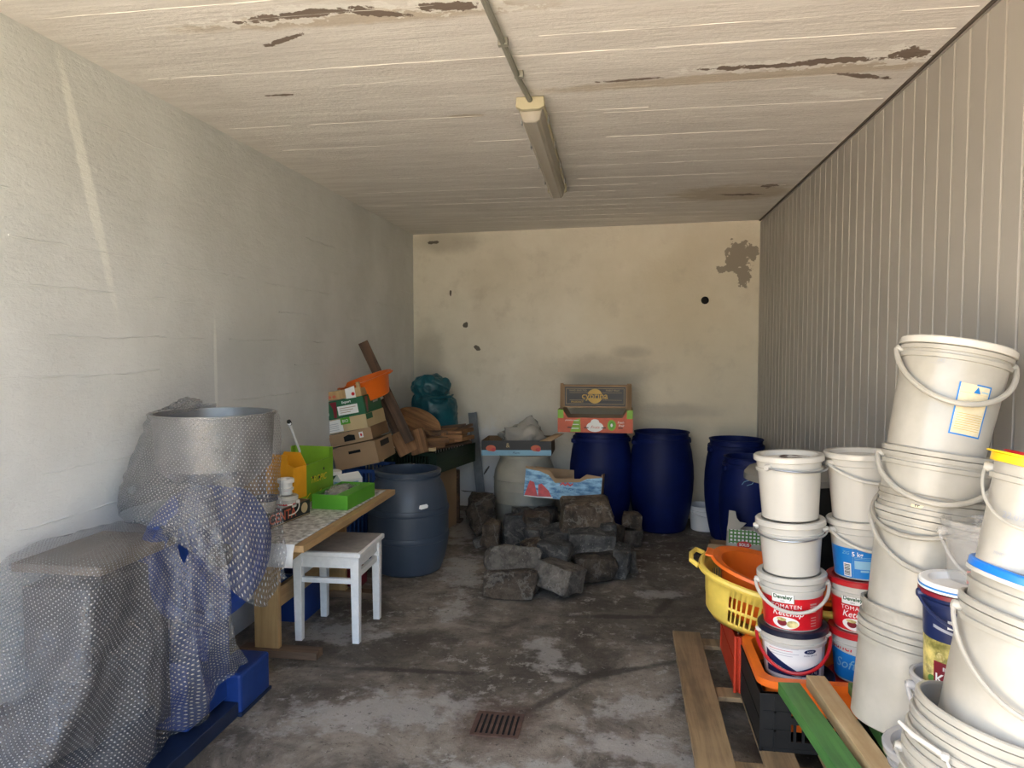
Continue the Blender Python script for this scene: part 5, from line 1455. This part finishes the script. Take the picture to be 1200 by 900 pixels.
# on the table
t = tray('cardboard_tray', 'bright green open cardboard tray with wrapped contents, in the middle of the table', (-1.505, 3.665, TZ + .003), (0, 0, radians(-2)), (.200, .37, .076), 'tray_green')
MB().box((-.03, 0, .062), (.12, .35, .004)).build('film_cover', MAT['clear'], t, smooth=False)
o = bpy.data.objects.new('contents', crumple(.05, .12, .025, 8.1, 4, .3)); COL.objects.link(o); o.parent = t; o.location = (-.025, -.02, .068); o.data.materials.append(MAT['clear_bag'])
MB().box((.060, 0, .039), (.062, .35, .070)).build('green_block', MAT['tray_green'], t, smooth=False)
t = tray('fruit_tray', 'black printed fruit tray with red lettering, at the near end of the table', (-1.745, 3.235, TZ + .003), (0, 0, radians(-8)), (.30, .33, .075), 'card_dark', 'black_print')
Ps = Print(lambda u, v, e: (.15 + e, u, v))
Ps.rect(-.164, .164, .001, .074, .0006, 1).build('black_panel', MAT['black_print'], t)
Ps.text('CENTA', .066, -.065, .038, .0016, bold=.015).build('lettering', MAT['salmon'], t)
Ps.rect(-.16, .16, .004, .007, .0012, 1).build('print_line', MAT['card_pale'], t)
Ps.ell(.115, .042, .028, .026, .0012).build('fruit_picture', MAT['card_pale'], t)
t = thing('fruit_box', 'lime green box with a raised corner and yellow print, at the back of the table', 'box', (-1.808, 3.70, TZ + .003), (0, 0, radians(-5)))
MB().prism([(-.21, 0), (.21, 0), (.21, .27), (.17, .27), (.165, .215), (-.21, .20)], .008, Matrix.Translation((.12, 0, 0)) @ Matrix.Rotation(radians(90), 4, 'Z')).build('side_panel', MAT['lime'], t, smooth=False)
MB().prism([(-.21, 0), (.21, 0), (.21, .27), (.17, .27), (.165, .215), (-.21, .20)], .008, Matrix.Translation((-.12, 0, 0)) @ Matrix.Rotation(radians(90), 4, 'Z')).build('side_panel', MAT['lime'], t, smooth=False)
MB().box((0, -.206, .10), (.232, .008, .20)).build('end_panel', MAT['lime'], t, smooth=False)
MB().box((0, .206, .135), (.232, .008, .27)).build('end_panel', MAT['lime'], t, smooth=False)
MB().box((0, 0, .16), (.23, .40, .006)).build('contents', MAT['card_dark'], t, smooth=False)
Ps = Print(lambda u, v, e: (.1205 + e, u, v))
Ps.text('TROPIC', .050, .04, .115, .001, shear=.3, bold=.01).build('lettering', MAT['yellow_lid'], t)
for a0 in (-.10, .02): Ps.poly([(a0, .02), (a0 + .05, .045), (a0 + .05, .052), (a0, .028)], .001).build('print_line', MAT['yellow_lid'], t)
for a0, b0 in ((.10, .16), (-.02, .13), (.05, .12)): Ps.ell(a0, b0, .008, .008, .0016).build('dark_dot', MAT['black_print'], t)
t = thing('cardboard_box', 'amber orange cut-out display box, in front of the lime green box', 'box', (-1.712, 3.40, TZ + .080), (0, 0, radians(-12)))
MB().prism([(-.085, 0), (.085, 0), (.085, .165), (.05, .175), (.045, .225), (-.045, .225), (-.05, .175), (-.085, .15)], .006, Matrix.Translation((0, -.05, 0))).build('front_panel', MAT['amber'], t, smooth=False)
MB().prism([(-.085, 0), (.085, 0), (.085, .165), (.05, .225), (-.05, .225), (-.085, .165)], .006, Matrix.Translation((0, .05, 0))).build('rear_panel', MAT['amber'], t, smooth=False)
for sx in (-1, 1):
    MB().box((sx * .082, .003, .08), (.006, .094, .16)).build('side_panel', MAT['amber'], t, smooth=False)
MB().box((0, .003, .003), (.158, .094, .006)).build('base', MAT['amber'], t, smooth=False)
zb = TZ + .012
t, P = bucket('red printed white tub with a smaller white tub on top, in the black tray', (-1.638, 3.25, zb), .048, .040, .105, 'white_a', spin=camspin(-1.67, 3.2), lid='white_a', bands=1, name='food_tub', cat='tub', n=32, handle=(radians(10), .05, .003))
P.rect(-.06, .06, .030, .078, .0006, 10).build('red_label', MAT['red'], t)
P.rect(.005, .03, .036, .072, .0012, 4).build('white_patch', MAT['white_print'], t)
t, P = bucket('small white tub standing on the red printed tub', (-1.638, 3.25, zb + .113), .030, .030, .075, 'white_print', spin=camspin(-1.67, 3.2), bands=1, lid='white_print', name='food_tub', cat='tub', n=28)
P.rect(-.012, .012, .022, .04, .0006, 4).build('red_mark', MAT['pink'], t)
t, P = bucket('blue and white printed tub with a dark blue lid, beside the red tub', (-1.700, 3.17, zb), .045, .038, .115, 'white_a', spin=camspin(-1.73, 3.2), lid='navy', bands=1, name='food_tub', cat='tub', n=32)
P.rect(-.06, .06, .010, .045, .0006, 10).build('blue_label', MAT['sky_blue'], t)
t, P = bucket('dark green pot with a white lid, at the far end of the table', (-1.725, 3.99, TZ + .003), .055, .052, .105, 'pot_green', lid='white_print', bands=1, name='food_tub', cat='tub', n=36)
t = thing('drink_carton', 'white and pale blue carton lying at the far end of the table', 'carton', (-1.60, 3.99, TZ + .003), (0, 0, radians(-28)))
MB().loft([[(-.035, y, 0), (.035, y, 0), (.035, y, .07), (0, y, .105), (-.035, y, .07)] if k == 0 else [(-.035, y, 0), (.035, y, 0), (.035, y, .07), (.03, y, .075), (-.03, y, .075)] for k, y in ((0, -.10), (0, .06), )], cap0=True, cap1=True).build('body', MAT['white_print'], t, smooth=False)
MB().box((.0355, -.02, .035), (.001, .10, .040)).build('blue_print', MAT['light_blue'], t, smooth=False)
MB().box((0, -.101, .035), (.05, .002, .05)).build('blue_print', MAT['light_blue'], t, smooth=False)
o = MB().tube([(0, 0, 0), (0, 0, .02), (0, 0, .42), (0, 0, .45), (.004, -.012, .458)], [.006, .007, .007, .012, .010], 8).build('stick', [MAT['painted']], None)
o2 = thing('handle_stick', 'thin white stick with a dark tip leaning behind the lime green box', 'stick', (-1.850, 4.02, TZ + .003), Euler((radians(25), radians(-7), 0)))
o.parent = o2
o.name = 'shaft'
MB().lathe([(0, 0), (.012, 0), (.013, .02), (.010, .03), (0, .03)], 12, Matrix.Translation((0, 0, .445))).build('tip', MAT['black_print'], o2)
t = tray('cardboard_box', 'small brown open box behind the amber display box', (-1.895, 3.40, TZ + .003), (0, 0, radians(-5)), (.16, .16, .285), 'card_dark', 'card')

# ------------------------------------------------------------------ the wrapped machine at the left wall
t = thing('wood_saw', 'blue workshop machine with grey drum and board table, under bubble wrap', 'machine', (0, 0, 0))
MB().box((-1.615, 2.15, .030), (.150, 1.02, .060)).build('base_rail', MAT['machine_navy'], t, smooth=False, bevel=.004)
MB().box((-1.90, 2.15, .030), (.08, 1.02, .060)).build('base_rail', MAT['machine_navy'], t, smooth=False, bevel=.004)
eb = MB().box((-1.605, 2.735, .090), (.155, .24, .165)).build('end_block', MAT['machine_blue'], t, smooth=False, bevel=.012)
MB().box((-1.605, 2.735, .008), (.165, .25, .016)).build('foot_plate', MAT['machine_navy'], eb, smooth=False, bevel=.003)
mb = MB().box((-1.74, 2.50, .20), (.30, .30, .26)).box((-1.64, 2.52, .56), (.16, .16, .52)).build('column', MAT['machine_blue'], t, smooth=False, bevel=.01)
# wheel housing, facing the camera and a little to the right
wm = Matrix.Translation((-1.585, 2.50, .71)) @ Matrix.Rotation(radians(68), 4, 'Z') @ Matrix.Rotation(radians(90), 4, 'X')
wh = MB().lathe([(0, -.04), (.245, -.04), (.268, -.03), (.272, .03), (.262, .05), (.225, .055), (.215, .030), (.08, .026), (.06, .06), (0, .065)], 56, wm).build('wheel_housing', MAT['machine_blue'], t, ang=40)
MB().lathe([(0, .05), (.045, .05), (.045, .09), (.02, .095), (.02, .12), (0, .12)], 20, wm).build('hub', MAT['motor'], wh)
# drum at the top
dm = Matrix.Translation((-1.620, 2.62, .93))
MB().lathe([(.10, 0), (.215, .10), (.228, .302), (.236, .304), (.236, .314), (.222, .314), (.212, .11), (.09, .02)], 48, dm).build('drum', MAT['machine_grey'], t, ang=30)
# table board and its box below
MB().box((-1.775, 2.17, .798), (.32, .41, .030)).build('board', MAT['board'], t, smooth=False, bevel=.004, )
MB().box((-1.77, 2.18, .60), (.05, .32, .39)).box((-1.77, 2.15, .44), (.24, .38, .60)).build('board_support', MAT['motor'], t, smooth=False)
mo = Matrix.Translation((-1.79, 1.78, .33)) @ Matrix.Rotation(radians(-90), 4, 'X') @ Matrix.Rotation(radians(10), 4, 'Y')
MB().lathe([(0, 0), (.09, 0), (.115, .03), (.115, .28), (.09, .32), (0, .32)], 28, mo).build('motor', MAT['motor'], t, ang=40)
MB().box((-1.76, 1.95, .14), (.24, .60, .18)).build('motor_box', MAT['machine_navy'], t, smooth=False, bevel=.01)
MB().box((-1.66, 1.90, .40), (.03, .18, .15)).build('switch_panel', MAT['motor'], t, smooth=False, bevel=.006)

def sheet(ctrl, nu, nv, fold, seed, holes=(), grow=None):
    """smooth film through control columns; fold adds hanging creases that grow down the sheet"""
    colsv = [spl(c, nv) for c in ctrl]
    grid = []
    for j in range(nv + 1):
        grid.append(spl([c[j] for c in colsv], nu))
    P_ = [[Vector(p) for p in r] for r in grid]
    out = [[None] * (nu + 1) for _ in range(nv + 1)]
    for j in range(nv + 1):
        for i in range(nu + 1):
            a_ = P_[j][min(i + 1, nu)] - P_[j][max(i - 1, 0)]; b_ = P_[min(j + 1, nv)][i] - P_[max(j - 1, 0)][i]
            nn = a_.cross(b_)
            nn = nn.normalized() if nn.length > 1e-9 else Vector((0, 0, 1))
            u_ = i / nu; v_ = j / nv
            amp = fold * ((grow(v_)) if grow else v_)
            w1 = noise.noise((u_ * 9 + v_ * 1.2, v_ * 1.3, seed)); w2 = noise.noise((u_ * 22 + v_ * 4, v_ * 4.0, seed + 5)); w3 = noise.noise((u_ * 14, v_ * 12, seed + 9))
            out[j][i] = P_[j][i] + nn * (amp * (1.0 * w1 + .35 * w2) + .007 * w3 + .25 * fold * w3 * min(1, v_ * 2))
    vs_ = [tuple(p) for r in out for p in r]
    fs = []
    for j in range(nv):
        for i in range(nu):
            uu, vv = (i + .5) / nu, (j + .5) / nv
            if any(((uu - h[0]) / h[2]) ** 2 + ((vv - h[1]) / h[3]) ** 2 + .55 * noise.noise((uu * 40, vv * 40, seed)) < 1 for h in holes): continue
            fs.append((j * (nu + 1) + i, j * (nu + 1) + i + 1, (j + 1) * (nu + 1) + i + 1, (j + 1) * (nu + 1) + i))
    me = bpy.data.meshes.new('film'); me.from_pydata(vs_, [], fs)
    # lengths along the film for the bubble pattern
    lu = [0.0]; mid = nv // 2
    for i in range(nu): lu.append(lu[-1] + (P_[mid][i + 1] - P_[mid][i]).length)
    lv = [0.0]
    for j in range(nv): lv.append(lv[-1] + (P_[j + 1][nu // 2] - P_[j][nu // 2]).length)
    uvl = me.uv_layers.new(name='UVMap')
    for pl in me.polygons:
        for li in pl.loop_indices:
            vi = me.loops[li].vertex_index
            uvl.data[li].uv = (lu[vi % (nu + 1)], lv[vi // (nu + 1)])
    me.shade_smooth(); me.materials.append(MAT['bubble'])
    return me
A = [
 [(-1.945, 2.25, .838), (-1.945, 1.96, .832), (-1.95, 1.88, .66), (-1.93, 1.75, .50), (-1.90, 1.50, .36)],
 [(-1.92, 2.37, .840), (-1.79, 1.935, .834), (-1.78, 1.84, .63), (-1.74, 1.70, .44), (-1.66, 1.50, .30)],
 [(-1.84, 2.42, .845), (-1.595, 1.925, .832), (-1.57, 1.86, .60), (-1.56, 1.80, .40), (-1.60, 1.74, .22)],
 [(-1.74, 2.44, .850), (-1.580, 2.14, .835), (-1.545, 2.08, .62), (-1.53, 2.05, .38), (-1.575, 2.05, .13)],
 [(-1.72, 2.43, .90), (-1.575, 2.26, .85), (-1.51, 2.20, .62), (-1.49, 2.20, .36), (-1.555, 2.36, .10)],
 [(-1.64, 2.43, 1.0), (-1.53, 2.30, .88), (-1.46, 2.25, .65), (-1.455, 2.28, .42), (-1.495, 2.44, .21)],
 [(-1.53, 2.45, .97), (-1.45, 2.36, .86), (-1.405, 2.34, .64), (-1.40, 2.36, .45), (-1.415, 2.48, .30)],
]
o = obj('bubble_wrap', sheet(A, 150, 130, .050, 2.0, holes=((.755, .325, .045, .060), (.840, .30, .026, .065), (.53, .20, .008, .02), (.80, .10, .012, .010)), grow=lambda v: max(0, min(1, (v - .22) * 1.8))))
tag(o, 'torn bubble wrap sheet draped over the board table and blue wheel', 'bubble wrap')
B = []
import itertools
def brow(ang, rt, pts): 
    return [(-1.620 + r_ * sin(ang), 2.62 - r_ * cos(ang), z) for r_, z in pts]
for a0, pts in ((-150, [(.25, 1.262), (.27, 1.20), (.30, 1.05), (.31, .92), (.31, .86)]),
                (-105, [(.25, 1.252), (.28, 1.18), (.33, 1.02), (.35, .90), (.355, .85)]),
                (-75, [(.246, 1.246), (.27, 1.17), (.33, 1.02), (.36, .92), (.36, .85)]),
                (-45, [(.243, 1.244), (.255, 1.16), (.29, 1.04), (.32, .93), (.33, .845)]),
                (-10, [(.242, 1.243), (.252, 1.17), (.275, 1.06), (.31, .95), (.345, .86)]),
                (20, [(.242, 1.243), (.25, 1.17), (.275, 1.05), (.315, .92), (.345, .76)]),
                (48, [(.243, 1.243), (.255, 1.16), (.275, 1.00), (.295, .80), (.30, .56)]),
                (75, [(.245, 1.245), (.26, 1.16), (.262, 1.0), (.265, .78), (.265, .50)]),
                (105, [(.245, 1.25), (.26, 1.17), (.262, 1.0), (.265, .80), (.265, .56)])):
    B.append(brow(radians(a0), 0, pts))
o = obj('bubble_wrap', sheet(B, 140, 90, .024, 7.0, holes=((.20, .72, .012, .05),), grow=lambda v: max(0, min(1, v * 1.6))))
tag(o, 'bubble wrap sheet hanging round the grey drum of the machine', 'bubble wrap')
# folded corner standing over the drum's rim
Cc = [[(-1.86, 2.60, 1.245), (-1.85, 2.64, 1.25), (-1.84, 2.68, 1.245)], [(-1.79, 2.62, 1.275), (-1.785, 2.66, 1.292), (-1.775, 2.70, 1.27)], [(-1.735, 2.60, 1.285), (-1.73, 2.64, 1.295), (-1.72, 2.70, 1.28)], [(-1.69, 2.42, 1.25), (-1.69, 2.50, 1.25), (-1.69, 2.62, 1.25)]]
o = obj('bubble_wrap', sheet(Cc, 30, 20, .012, 4.0))
tag(o, 'small folded corner of bubble wrap standing over the drum rim', 'bubble wrap')
